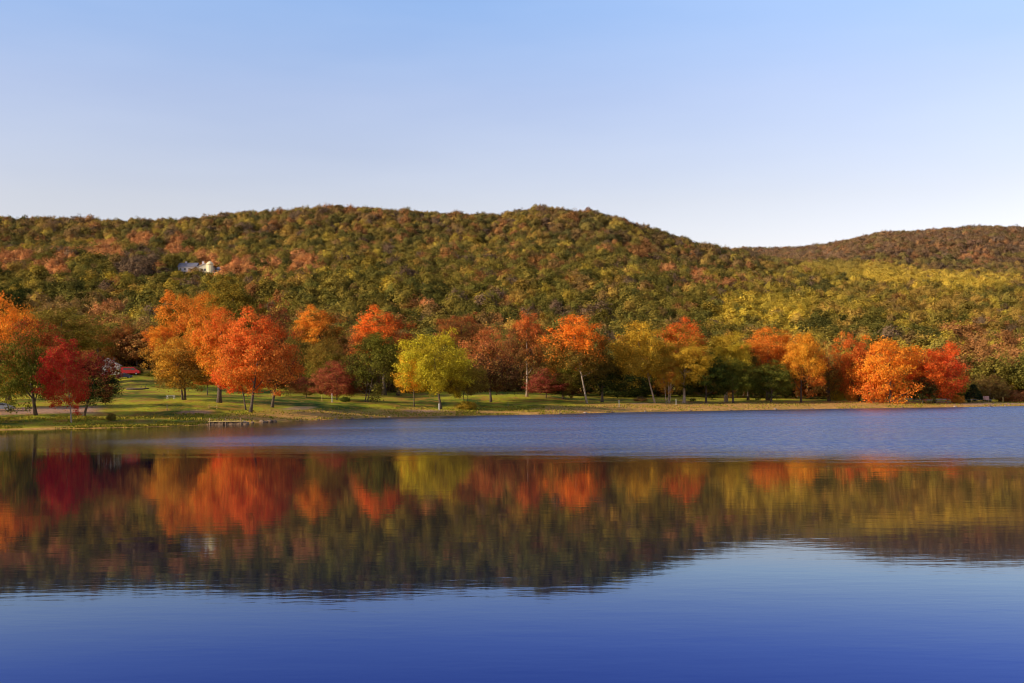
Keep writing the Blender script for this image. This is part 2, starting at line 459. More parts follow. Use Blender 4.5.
# ------------------------------------------------------------------ lake
def build_water():
    m, nt, out = mat_new('lake_water')
    pos = N(nt, 'ShaderNodeNewGeometry').outputs['Position']
    sep = N(nt, 'ShaderNodeSeparateXYZ'); nt.links.new(pos, sep.inputs[0])
    X, Y = sep.outputs[0], sep.outputs[1]
    wob = noise(nt, pos, 0.035, 3, 0.6)
    edge = math_n(nt, 'ADD', math_n(nt, 'ADD', Y, math_n(nt, 'MULTIPLY', X, 0.45)), math_n(nt, 'MULTIPLY', math_n(nt, 'SUBTRACT', wob, 0.5), 14.0))
    sm = N(nt, 'ShaderNodeMapping'); sm.inputs['Scale'].default_value = (0.09, 0.3, 1); nt.links.new(pos, sm.inputs[0])
    edge = math_n(nt, 'ADD', edge, math_n(nt, 'MULTIPLY', math_n(nt, 'SUBTRACT', noise(nt, sm.outputs[0], 1.0, 5, 0.7), 0.5), 30.0))
    far = maprange(nt, edge, 67.0, 100.0)                      # the breeze-ruffled far half
    side = maprange(nt, X, -72.0, -4.0, 0.01, 1.0)
    st = N(nt, 'ShaderNodeMapping'); st.inputs['Scale'].default_value = (0.02, 0.06, 1); nt.links.new(pos, st.inputs[0])
    streak = maprange(nt, noise(nt, st.outputs[0], 1.0, 3, 0.6), 0.3, 0.7, 0.75, 1.0)
    ruff = math_n(nt, 'MULTIPLY', math_n(nt, 'MULTIPLY', far, side), streak)
    # ripples: long low swell + fine wavelets, steep only inside the ruffled part
    mp = N(nt, 'ShaderNodeMapping'); mp.inputs['Scale'].default_value = (0.35, 1.0, 1); mp.inputs['Rotation'].default_value = (0, 0, 0.12); nt.links.new(pos, mp.inputs[0])
    a = noise(nt, mp.outputs[0], 1.3, 3, 0.55); b_ = noise(nt, mp.outputs[0], 0.28, 2, 0.5); c_ = noise(nt, pos, 2.4, 3, 0.6)
    hcalm = math_n(nt, 'ADD', math_n(nt, 'MULTIPLY', a, 0.0027), math_n(nt, 'MULTIPLY', b_, 0.0026))
    hcalm = math_n(nt, 'ADD', hcalm, math_n(nt, 'MULTIPLY', noise(nt, mp.outputs[0], 4.5, 2, 0.5), 0.0006))
    hruf = math_n(nt, 'MULTIPLY', math_n(nt, 'MULTIPLY', c_, 0.16), math_n(nt, 'POWER', ruff, 1.6))
    hh = math_n(nt, 'ADD', hcalm, hruf)
    bp = N(nt, 'ShaderNodeBump'); bp.inputs['Strength'].default_value = 1.0; bp.inputs['Distance'].default_value = 1.0
    nt.links.new(hh, bp.inputs['Height'])
    fr = N(nt, 'ShaderNodeFresnel'); fr.inputs['IOR'].default_value = 1.42; nt.links.new(bp.outputs[0], fr.inputs['Normal'])
    gl = N(nt, 'ShaderNodeBsdfGlossy', distribution='GGX')
    nt.links.new(bp.outputs[0], gl.inputs['Normal'])
    # the surface takes a bluer cast the more steeply one looks into it
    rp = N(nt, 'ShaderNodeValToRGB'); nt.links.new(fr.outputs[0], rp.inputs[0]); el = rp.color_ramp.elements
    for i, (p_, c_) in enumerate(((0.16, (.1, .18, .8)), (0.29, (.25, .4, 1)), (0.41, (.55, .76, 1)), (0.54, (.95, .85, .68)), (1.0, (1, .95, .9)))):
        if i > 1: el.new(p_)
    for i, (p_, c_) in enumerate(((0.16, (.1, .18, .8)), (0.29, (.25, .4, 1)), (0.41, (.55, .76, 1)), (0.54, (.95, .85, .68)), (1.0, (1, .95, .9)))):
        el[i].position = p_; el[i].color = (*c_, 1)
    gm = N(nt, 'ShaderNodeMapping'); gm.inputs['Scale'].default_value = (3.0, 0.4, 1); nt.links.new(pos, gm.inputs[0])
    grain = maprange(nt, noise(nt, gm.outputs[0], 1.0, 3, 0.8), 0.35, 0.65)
    rt = mix_col(nt, (.42, .56, 1.0), (.95, .97, 1.0), grain)  # wave glints painted as light and dark grain in the reflection tint
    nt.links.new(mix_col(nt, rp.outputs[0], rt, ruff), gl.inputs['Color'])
    nt.links.new(math_n(nt, 'MULTIPLY_ADD', math_n(nt, 'POWER', ruff, 1.6), 0.27, 0.035), gl.inputs['Roughness'])
    df = N(nt, 'ShaderNodeBsdfDiffuse'); df.inputs['Color'].default_value = (0.001, 0.003, 0.028, 1)
    mx = N(nt, 'ShaderNodeMixShader'); nt.links.new(math_n(nt, 'POWER', fr.outputs[0], 0.8), mx.inputs[0]); nt.links.new(df.outputs[0], mx.inputs[1]); nt.links.new(gl.outputs[0], mx.inputs[2])
    nt.links.new(mx.outputs[0], out.inputs[0])
    me = bpy.data.meshes.new('lake_water')
    me.from_pydata([(-3500, -6.5, 0), (3500, -6.5, 0), (3500, 3400, 0), (-3500, 3400, 0)], [], [(0, 1, 2, 3)])
    me.materials.append(m); me.update()
    tag(link(bpy.data.objects.new('lake_water', me)), kind='structure')
build_water()


# ------------------------------------------------------------------ tree meshes
def crown_mesh(name, seed, n_leaf, size, nlobes=26, shape='round', mat=None, core=0.12, trunk=None, ncl=170, sig=0.085, flat=0.62, outw=0.6, rag=1.0):
    """leaf sprays: an uneven envelope from a few boughs, filled with many small clusters of leaf-sized faces"""
    r = np.random.default_rng(seed)
    nb = 11 if shape != 'cone' else 3
    bd = r.normal(size=(nb, 3)); bd[:, 2] = bd[:, 2] * 0.8 + 0.15; bd /= np.linalg.norm(bd, axis=1)[:, None]
    ba = r.uniform(0.12, 0.42, nb) * rag; bw = r.uniform(5, 11, nb); bv = r.random(nb)
    d = r.normal(size=(ncl * 3, 3)); d /= np.linalg.norm(d, axis=1)[:, None]
    if shape != 'cone':
        d = d[d[:, 2] > r.uniform(-1.05, -0.35, len(d))]
    d = d[:ncl]; ncl = len(d)
    dots = d @ bd.T
    env = 0.72 + (ba * np.exp(bw * (dots - 1))).max(1) + r.normal(size=ncl) * 0.06 * rag
    u = r.random(ncl) ** 0.42 if core < 0.3 else r.random(ncl) ** 0.6
    c = d * (env * (0.22 + 0.76 * u))[:, None]
    if shape == 'broad':
        low = c[:, 2] < 0; c[low, 2] *= 0.62; c[:, 2] += 0.12 * (1 - (c[:, 0] ** 2 + c[:, 1] ** 2)); c[:, :2] *= 1.05
    elif shape == 'tall':
        c[:, :2] *= (1.0 - 0.38 * np.clip(c[:, 2], 0, 1))[:, None]; c[:, 2] *= 1.06
    elif shape == 'cone':
        z = r.uniform(-0.97, 0.93, ncl); w = (0.97 - z) / 1.9 * 0.92; an = r.uniform(0, 6.28, ncl); q = w * r.uniform(.35, 1, ncl) ** .5
        c = np.stack([np.cos(an) * q, np.sin(an) * q, z - 0.1 * q], 1)
    lobev = np.clip(bv[dots.argmax(1)] * 0.65 + r.random(ncl) * 0.35, 0, 1)
    cs = sig * r.uniform(0.65, 1.35, ncl)
    idx = r.integers(0, ncl, n_leaf)
    g = np.clip(r.normal(size=(n_leaf, 3)), -2.2, 2.2)
    p = c[idx] + g * cs[idx][:, None] * np.array((1, 1, flat))
    d = g / (np.linalg.norm(g, axis=1)[:, None] + 1e-6)
    lo3, hi3 = np.percentile(p, 1.0, axis=0), np.percentile(p, 99.0, axis=0)
    p = (p - (lo3 + hi3) / 2) / ((hi3 - lo3) / 2)
    c = (c - (lo3 + hi3) / 2) / ((hi3 - lo3) / 2)
    n = n_leaf
    out_dir = c[idx] / (np.linalg.norm(c[idx], axis=1)[:, None] + 1e-6)
    nor = 0.55 * d + outw * out_dir + r.normal(size=(n, 3)) * 0.5 + np.array((0, 0, 0.2))
    nor /= np.linalg.norm(nor, axis=1)[:, None]
    t = np.cross(nor, r.normal(size=(n, 3))); t /= np.linalg.norm(t, axis=1)[:, None]
    b = np.cross(nor, t)
    s = size * r.uniform(0.5, 1.4, n)[:, None]
    asp = r.uniform(0.45, 0.9, n)[:, None]
    fold = nor * s * r.uniform(-0.3, 0.3, n)[:, None]
    V = np.stack([p - t * s, p - b * s * asp + fold, p + t * s * r.uniform(0.7, 1.2, n)[:, None], p + b * s * asp + fold], 1).reshape(-1, 3)
    Fq = np.arange(4 * n).reshape(-1, 4)
    hval = np.repeat((p[:, 2] + 1) / 2, 4); v = np.repeat(r.random(n), 4); lo = np.repeat(lobev[idx], 4)
    mats = [mat]; mi = np.zeros(n)
    if trunk:
        tm, th, tr = trunk          # material, depth below crown centre, radius
        tb = MB()
        tb.tube([(0, 0, -th), (0.02, 0, -0.6), (-0.03, 0.02, 0.3)], [tr, tr * 0.7, tr * 0.25], 5, cap=False)
        for q in range(4):
            a = q * 1.6 + seed
            tb.tube([(0, 0, -0.7 + 0.15 * q), (0.35 * math.cos(a), 0.35 * math.sin(a), -0.2 + 0.15 * q), (0.6 * math.cos(a), 0.6 * math.sin(a), 0.15 + 0.1 * q)], [tr * 0.5, tr * 0.3, tr * 0.1], 4, cap=False)
        tv = np.array(tb.v); tf = np.array(tb.f)
        Fq = np.vstack([Fq, tf + len(V)]); V = np.vstack([V, tv])
        z0 = np.zeros(len(tv)); hval = np.r_[hval, z0]; v = np.r_[v, z0]; lo = np.r_[lo, z0]
        mats = [mat, tm]; mi = np.r_[mi, np.ones(len(tf))]
    me = np_mesh(name, V, Fq, 4, mats, mi)
    add_float(me, 'h', hval); add_float(me, 'v', v); add_float(me, 'lobe', lo)
    return me


def trunk_mesh(seed, trunk_h, crown_r, crown_h, rad, mat, cx=0.0, lean=0.0, stems=1, wide=0.55):
    """tapered trunk(s) from the root flare up, limbs forking into the crown"""
    r = np.random.default_rng(seed)
    mb = MB()
    for s in range(stems):
        sx = (s - (stems - 1) / 2) * 0.9
        spread = sx * 1.2
        pts, rs = [], []
        total = trunk_h + crown_h * 0.75
        nseg = 9
        wx, wy = r.uniform(-.25, .25), r.uniform(-.25, .25)
        for k in range(nseg + 1):
            t = k / nseg
            z = -0.3 + t * (total + 0.3)
            x = sx * 0.5 + spread * t + lean * t ** 1.3 + (cx) * t + wx * math.sin(3.1 * t) * 0.8
            y = wy * math.sin(2.7 * t + 1)
            pts.append((x, y, z)); rs.append(rad * (1.0 - 0.82 * t) * (1.35 if k == 0 else 1.0) / (stems ** 0.4))
        mb.tube(pts, rs, 8)
        for q in range(7):
            t0 = (trunk_h * r.uniform(0.85, 1.0) + crown_h * 0.07 * q) / total
            if t0 > 0.9: break
            k = min(int(t0 * nseg), nseg - 1); f = t0 * nseg - k
            p0 = np.array(pts[k]) * (1 - f) + np.array(pts[k + 1]) * f
            a = q * 2.4 + seed + r.uniform(-.4, .4)
            L = crown_r * wide * r.uniform(0.8, 1.25) * (1 - 0.35 * t0)
            rise = crown_h * r.uniform(0.14, 0.3)
            d = np.array((math.cos(a), math.sin(a), 0))
            p1 = p0 + d * L * 0.45 + np.array((0, 0, rise * 0.4)); p2 = p0 + d * L + np.array((0, 0, rise))
            r0 = rad * (1 - 0.8 * t0) * 0.55
            mb.tube([p0, p1, p2], [r0, r0 * 0.65, r0 * 0.25], 6, cap=False)
            for u in (-1, 1):
                d2 = np.array((math.cos(a + u * 0.7), math.sin(a + u * 0.7), 0))
                mb.tube([p1, p1 + d2 * L * 0.4 + np.array((0, 0, rise * 0.5))], [r0 * 0.4, r0 * 0.12], 5, cap=False)
    return mb.mesh('trunk', mat, smooth=True)


BIG = {s: [crown_mesh('crown', 100 + i + 10 * j, 27000, 0.024, shape=s, mat=M_LEAF, ncl=210, sig=0.075) for i in range(k)]
       for j, (s, k, nl) in enumerate((('round', 4, 38), ('broad', 3, 40), ('tall', 3, 36)))}
BIG['cone'] = [crown_mesh('crown', 171, 8000, 0.045, shape='cone', mat=M_LEAF, ncl=160)]
BIG['thin'] = [crown_mesh('crown', 181 + i, 9000, 0.030, shape='round', mat=M_LEAF, core=0.5, ncl=170) for i in range(3)]
MID = [crown_mesh('crown', 200 + i, 5500, 0.058, ncl=120, sig=0.09, flat=0.8, outw=0.8, shape=('round', 'tall', 'broad')[i % 3], mat=M_LEAF) for i in range(7)]


def plant_tree(name, px, D, top, width, bottom, ctop, clow, label, group=None, shape='round', tpx=None, bark=None, stems=1, cat='tree', trunk_r=None, k=[0], depth=0.9, meshes=None, split=0.0):
    """a tree standing at column px, distance D; rows give the crown's top and bottom, width its spread"""
    k[0] += 1
    sd = k[0]
    tpx = px if tpx is None else tpx
    width *= 1.07; bottom -= 1; top += 6
    x, y, z = ground_pt(tpx, D)
    D = y; m = D / F
    ztop = H + (cy(tpx) - top) * m; zbot = H + (cy(tpx) - bottom) * m
    ch = max(ztop - zbot, 1.0); cr = width * m / 2
    zbot = max(zbot, z + 0.3)
    root = empty(name, (x, y, z), label, cat, group)
    cxo = (px - tpx) * m
    pool = meshes or BIG[shape]
    c = bpy.data.objects.new('crown', pool[sd % len(pool)])
    c.location = (cxo, 0, (zbot + ztop) / 2 - z)
    c.scale = (cr * 1.03, cr * depth, ch / 2 * 1.03)
    rz = (sd * 1.7) % 6.28
    # keep the crown's width on the picture axis: rotate the mesh only by quarter turns
    c.rotation_euler = (0, 0, round(rz / (math.pi / 2)) * math.pi / 2)
    if int(round(rz / (math.pi / 2))) % 2: c.scale = (cr * depth, cr * 1.03, ch / 2 * 1.03)
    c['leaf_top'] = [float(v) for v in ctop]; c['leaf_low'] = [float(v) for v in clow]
    link(c, root)
    th = max(zbot - z, 0.5)
    tr = trunk_r or max(0.14, 0.028 * (ztop - z))
    c['split'] = float(split)
    t = bpy.data.objects.new('trunk', trunk_mesh(sd, th, cr, ch, tr, bark or M_BARK, cx=cxo, stems=stems))
    link(t, root)
    return root


# colours (leaf reflectance)
ORANGE = (0.86, 0.29, 0.02); DORANGE = (0.62, 0.17, 0.018); YORANGE = (0.82, 0.36, 0.02); REDOR = (0.82, 0.17, 0.022)
RED = (0.55, 0.02, 0.02); DRED = (0.30, 0.03, 0.025); RUST = (0.42, 0.13, 0.03); BROWN = (0.22, 0.11, 0.035); MAROON = (0.26, 0.05, 0.035)
YELLOW = (0.66, 0.50, 0.02); YGREEN = (0.6, 0.4, 0.025); OLIVE = (0.17, 0.16, 0.02); GREEN = (0.08, 0.11, 0.018); DGREEN = (0.025, 0.04, 0.012)
OLBR = (0.2, 0.14, 0.025); SALMON = (0.6, 0.19, 0.05); GREYBR = (0.13, 0.085, 0.06); PINE = (0.015, 0.03, 0.018); YOL = (0.45, 0.3, 0.025)

T = plant_tree
# --- left cluster
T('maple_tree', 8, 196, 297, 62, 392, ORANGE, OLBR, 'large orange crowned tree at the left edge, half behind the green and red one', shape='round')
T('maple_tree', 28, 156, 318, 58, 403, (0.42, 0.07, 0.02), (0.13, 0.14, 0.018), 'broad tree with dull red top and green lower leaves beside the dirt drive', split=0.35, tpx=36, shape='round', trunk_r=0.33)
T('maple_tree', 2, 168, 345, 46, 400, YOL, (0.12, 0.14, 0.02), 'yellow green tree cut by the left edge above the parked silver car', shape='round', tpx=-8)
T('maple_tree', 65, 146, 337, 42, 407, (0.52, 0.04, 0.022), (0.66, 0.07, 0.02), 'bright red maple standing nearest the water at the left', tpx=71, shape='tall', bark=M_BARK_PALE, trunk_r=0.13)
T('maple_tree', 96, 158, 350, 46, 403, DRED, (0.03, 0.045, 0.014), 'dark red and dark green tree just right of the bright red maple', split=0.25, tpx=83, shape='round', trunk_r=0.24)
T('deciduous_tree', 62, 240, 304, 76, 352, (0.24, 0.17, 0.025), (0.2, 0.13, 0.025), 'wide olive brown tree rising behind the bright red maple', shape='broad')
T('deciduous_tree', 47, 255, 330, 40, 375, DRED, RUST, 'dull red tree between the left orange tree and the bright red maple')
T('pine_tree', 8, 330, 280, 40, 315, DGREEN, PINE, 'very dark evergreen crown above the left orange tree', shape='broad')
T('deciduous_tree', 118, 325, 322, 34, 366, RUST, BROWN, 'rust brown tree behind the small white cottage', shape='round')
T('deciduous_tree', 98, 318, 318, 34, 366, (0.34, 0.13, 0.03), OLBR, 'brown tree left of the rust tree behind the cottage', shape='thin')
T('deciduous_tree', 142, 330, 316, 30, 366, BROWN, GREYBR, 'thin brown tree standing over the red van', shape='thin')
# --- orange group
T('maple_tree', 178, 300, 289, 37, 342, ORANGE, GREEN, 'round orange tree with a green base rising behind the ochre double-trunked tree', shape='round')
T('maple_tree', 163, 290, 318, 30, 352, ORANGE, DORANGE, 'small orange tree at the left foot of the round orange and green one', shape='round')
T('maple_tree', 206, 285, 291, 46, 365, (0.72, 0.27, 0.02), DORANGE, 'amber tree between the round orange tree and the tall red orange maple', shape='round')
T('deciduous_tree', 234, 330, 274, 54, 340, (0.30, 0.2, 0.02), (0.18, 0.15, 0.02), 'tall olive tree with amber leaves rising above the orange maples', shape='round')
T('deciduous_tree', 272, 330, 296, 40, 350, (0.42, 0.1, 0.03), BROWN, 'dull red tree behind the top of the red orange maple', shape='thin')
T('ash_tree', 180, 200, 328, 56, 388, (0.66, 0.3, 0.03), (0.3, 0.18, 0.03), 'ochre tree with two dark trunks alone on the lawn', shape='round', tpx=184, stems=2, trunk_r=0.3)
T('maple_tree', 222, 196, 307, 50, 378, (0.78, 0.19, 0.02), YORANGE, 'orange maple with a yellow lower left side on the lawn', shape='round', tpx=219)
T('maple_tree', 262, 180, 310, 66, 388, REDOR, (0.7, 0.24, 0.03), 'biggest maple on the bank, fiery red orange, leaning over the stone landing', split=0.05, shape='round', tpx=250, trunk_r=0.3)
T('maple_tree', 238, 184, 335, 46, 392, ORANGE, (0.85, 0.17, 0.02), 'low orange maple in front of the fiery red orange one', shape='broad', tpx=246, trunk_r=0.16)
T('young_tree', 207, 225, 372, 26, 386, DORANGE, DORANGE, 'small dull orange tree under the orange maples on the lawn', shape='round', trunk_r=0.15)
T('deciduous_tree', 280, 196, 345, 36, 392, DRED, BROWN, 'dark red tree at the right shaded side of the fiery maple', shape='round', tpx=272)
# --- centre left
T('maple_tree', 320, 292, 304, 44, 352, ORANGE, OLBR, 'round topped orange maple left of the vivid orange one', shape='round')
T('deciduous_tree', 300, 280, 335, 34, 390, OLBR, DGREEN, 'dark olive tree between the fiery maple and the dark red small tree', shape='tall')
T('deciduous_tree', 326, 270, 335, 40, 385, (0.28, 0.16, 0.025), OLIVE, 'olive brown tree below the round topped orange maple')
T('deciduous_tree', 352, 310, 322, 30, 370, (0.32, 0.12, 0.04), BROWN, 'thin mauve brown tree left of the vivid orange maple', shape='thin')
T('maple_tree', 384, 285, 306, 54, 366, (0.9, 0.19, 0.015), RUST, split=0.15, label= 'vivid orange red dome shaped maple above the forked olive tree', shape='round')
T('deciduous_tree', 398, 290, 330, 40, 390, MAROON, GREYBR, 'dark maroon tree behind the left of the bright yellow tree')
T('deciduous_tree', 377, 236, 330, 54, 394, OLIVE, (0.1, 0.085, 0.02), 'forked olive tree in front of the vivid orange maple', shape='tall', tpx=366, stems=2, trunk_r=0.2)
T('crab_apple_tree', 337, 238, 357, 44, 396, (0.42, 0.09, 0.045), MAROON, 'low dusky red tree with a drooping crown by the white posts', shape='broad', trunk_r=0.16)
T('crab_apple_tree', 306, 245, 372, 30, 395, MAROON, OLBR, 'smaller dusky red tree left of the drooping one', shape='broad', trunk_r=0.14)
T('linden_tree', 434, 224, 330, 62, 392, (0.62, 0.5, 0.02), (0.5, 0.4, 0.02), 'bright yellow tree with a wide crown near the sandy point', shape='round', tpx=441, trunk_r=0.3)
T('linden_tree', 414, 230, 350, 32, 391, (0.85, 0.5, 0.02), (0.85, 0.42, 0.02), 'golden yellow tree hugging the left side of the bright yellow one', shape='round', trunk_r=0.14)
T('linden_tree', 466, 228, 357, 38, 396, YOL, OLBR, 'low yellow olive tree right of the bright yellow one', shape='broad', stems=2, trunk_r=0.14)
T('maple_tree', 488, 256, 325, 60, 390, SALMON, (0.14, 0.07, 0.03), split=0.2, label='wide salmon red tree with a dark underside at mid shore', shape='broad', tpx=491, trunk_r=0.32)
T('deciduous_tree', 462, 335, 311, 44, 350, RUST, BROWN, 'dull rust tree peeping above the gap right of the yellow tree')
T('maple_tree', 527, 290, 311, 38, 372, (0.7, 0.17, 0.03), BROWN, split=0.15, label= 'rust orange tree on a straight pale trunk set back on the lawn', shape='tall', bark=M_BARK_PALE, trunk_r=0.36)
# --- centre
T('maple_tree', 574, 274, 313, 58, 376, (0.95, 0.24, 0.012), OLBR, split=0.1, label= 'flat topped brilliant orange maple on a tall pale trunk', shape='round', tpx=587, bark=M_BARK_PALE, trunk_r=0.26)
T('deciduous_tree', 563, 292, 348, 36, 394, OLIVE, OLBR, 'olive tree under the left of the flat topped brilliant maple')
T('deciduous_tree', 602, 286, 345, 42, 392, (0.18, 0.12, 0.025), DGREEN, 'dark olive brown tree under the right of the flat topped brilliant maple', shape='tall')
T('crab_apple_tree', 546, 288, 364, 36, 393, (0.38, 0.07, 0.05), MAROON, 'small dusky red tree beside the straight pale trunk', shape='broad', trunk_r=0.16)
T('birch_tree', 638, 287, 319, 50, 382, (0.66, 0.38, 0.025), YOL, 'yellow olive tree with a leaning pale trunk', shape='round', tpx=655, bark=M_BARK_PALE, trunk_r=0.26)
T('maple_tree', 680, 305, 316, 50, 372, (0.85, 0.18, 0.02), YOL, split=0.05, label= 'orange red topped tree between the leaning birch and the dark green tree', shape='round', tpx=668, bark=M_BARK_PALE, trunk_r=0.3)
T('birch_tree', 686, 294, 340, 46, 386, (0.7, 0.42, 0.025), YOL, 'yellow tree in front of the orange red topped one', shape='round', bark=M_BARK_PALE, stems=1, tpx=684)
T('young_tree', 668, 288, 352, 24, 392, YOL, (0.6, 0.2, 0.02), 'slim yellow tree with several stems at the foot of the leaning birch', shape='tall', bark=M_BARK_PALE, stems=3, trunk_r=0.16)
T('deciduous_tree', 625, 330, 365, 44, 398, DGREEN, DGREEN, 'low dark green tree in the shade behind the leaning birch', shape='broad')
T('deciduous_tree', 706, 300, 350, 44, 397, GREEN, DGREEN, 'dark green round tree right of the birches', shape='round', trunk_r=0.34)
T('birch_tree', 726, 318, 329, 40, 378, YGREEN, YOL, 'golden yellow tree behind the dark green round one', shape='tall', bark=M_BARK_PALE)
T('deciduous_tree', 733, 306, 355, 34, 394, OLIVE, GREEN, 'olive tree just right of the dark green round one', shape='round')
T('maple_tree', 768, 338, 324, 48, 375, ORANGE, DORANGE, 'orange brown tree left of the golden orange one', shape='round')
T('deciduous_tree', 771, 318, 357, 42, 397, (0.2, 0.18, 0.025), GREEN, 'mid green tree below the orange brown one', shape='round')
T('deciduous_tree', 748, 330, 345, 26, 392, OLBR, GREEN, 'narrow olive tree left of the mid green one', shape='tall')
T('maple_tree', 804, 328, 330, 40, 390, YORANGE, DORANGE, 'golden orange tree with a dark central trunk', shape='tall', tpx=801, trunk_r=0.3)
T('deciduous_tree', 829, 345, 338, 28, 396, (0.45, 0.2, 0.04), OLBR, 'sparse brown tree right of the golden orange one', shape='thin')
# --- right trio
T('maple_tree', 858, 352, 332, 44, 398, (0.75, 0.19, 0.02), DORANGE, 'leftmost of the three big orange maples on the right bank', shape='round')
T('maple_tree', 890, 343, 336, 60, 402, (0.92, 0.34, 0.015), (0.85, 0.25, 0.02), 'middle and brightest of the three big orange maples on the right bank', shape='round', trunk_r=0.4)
T('maple_tree', 934, 357, 341, 54, 398, (0.9, 0.13, 0.015), (0.75, 0.13, 0.02), 'red orange rightmost of the three big maples on the right bank', shape='round')
T('deciduous_tree', 923, 348, 372, 24, 402, (0.05, 0.035, 0.015), DGREEN, 'small dark tree in the shade between the two right maples', shape='round')
T('spruce_tree', 973, 372, 379, 17, 402, PINE, PINE, 'small dark conical spruce by the guard rail', shape='cone', cat='tree')
T('deciduous_tree', 990, 395, 370, 36, 401, BROWN, (0.14, 0.12, 0.03), 'brown green bushy tree right of the small spruce', shape='broad')
T('deciduous_tree', 952, 388, 372, 26, 400, YOL, OLIVE, 'yellow green bushy tree left of the small spruce', shape='round')

# beyond the left edge: the trees whose long shadows cross the bank
T('maple_tree', -35, 137.5, 325, 56, 407, DRED, GREEN, 'dark red and green tree out of the picture to the left, nearest the water', shape='round')
T('maple_tree', -95, 135, 318, 60, 405, ORANGE, OLBR, 'orange tree out of the picture to the left, second from the edge', shape='round')
T('deciduous_tree', -165, 134, 310, 70, 405, OLIVE, GREEN, 'olive tree out of the picture to the left, third from the edge', shape='round')

# dim understorey along the back of the park
ru = np.random.default_rng(12)
for i, px_ in enumerate(np.linspace(296, 846, 30)):
    px_ = px_ + ru.uniform(-5, 5)
    D_ = float(np.interp(px_, [296, 400, 500, 600, 700, 850], [285, 318, 325, 335, 362, 378])) + ru.uniform(-4, 6)
    cc = [(0.16, 0.13, 0.03), (0.22, 0.13, 0.035), (0.1, 0.11, 0.025), (0.28, 0.12, 0.04)][i % 4]
    nm_ = ['dim olive', 'dim brown', 'dark green', 'dim rust'][i % 4]
    zn_ = 'left of the bright yellow tree' if px_ < 434 else 'between yellow tree and flat topped maple' if px_ < 577 else 'between flat topped maple and birches' if px_ < 690 else 'right of the birches'
    T('understorey_tree', px_, D_, 354 + ru.uniform(-10, 10), 34, 392 + (px_ - 296) / 120, cc, tuple(0.75 * q for q in cc), '%s understorey tree at the park\'s back, %s' % (nm_, zn_), group='%s understorey trees %s' % (nm_, zn_), meshes=MID, trunk_r=0.12)

# shrubs
def shrub(px, D, w, hpx, col, label, col2=None):
    x, y, z = ground_pt(px, D); m = y / F
    r = empty('shrub', (x, y, z), label, 'shrub')
    c = bpy.data.objects.new('foliage', MID[(int(px) * 7) % len(MID)]); c.scale = (w * m / 2, w * m / 2, hpx * m / 2 * 1.1); c.location = (0, 0, hpx * m / 2 * 0.9)
    c['leaf_top'] = list(col); c['leaf_low'] = list(col2 or col); link(c, r)
    mb = MB()
    for q in range(5):
        a = q * 1.3; mb.tube([(0, 0, -0.1), (0.25 * w * m * math.cos(a), 0.25 * w * m * math.sin(a), hpx * m * 0.6)], [0.05, 0.02], 5, cap=False)
    mb.obj('stems', M_BARK, r)
shrub(111, 152, 9, 7, OLBR, 'low olive bush on the bank right of the dark red and green tree')
shrub(345, 232, 10, 5, GREEN, 'dark round bush on the lawn right of the drooping red tree')
shrub(466, 226, 20, 8, YOL, 'yellow brown bush under the low yellow olive tree')
shrub(130, 297, 26, 7, BROWN, 'brown hedge like bush across the drive from the red van', (0.1, 0.1, 0.02))
shrub(156, 292, 22, 5, OLIVE, 'olive bush right of the brown one near the drive')
shrub(851, 348, 12, 14, (0.6, 0.28, 0.03), 'amber bush at the foot of the leftmost right bank maple')
shrub(837, 352, 14, 11, YGREEN, 'yellow green bush left of the amber one')
shrub(1012, 400, 28, 12, (0.4, 0.15, 0.05), 'reddish bush beside the far end of the guard rail')
shrub(958, 362, 12, 8, (0.7, 0.32, 0.03), 'golden bush left of the spruce')
shrub(640, 300, 14, 4, (0.35, 0.2, 0.08), 'tan grass clump left of the leaning birch trunk')


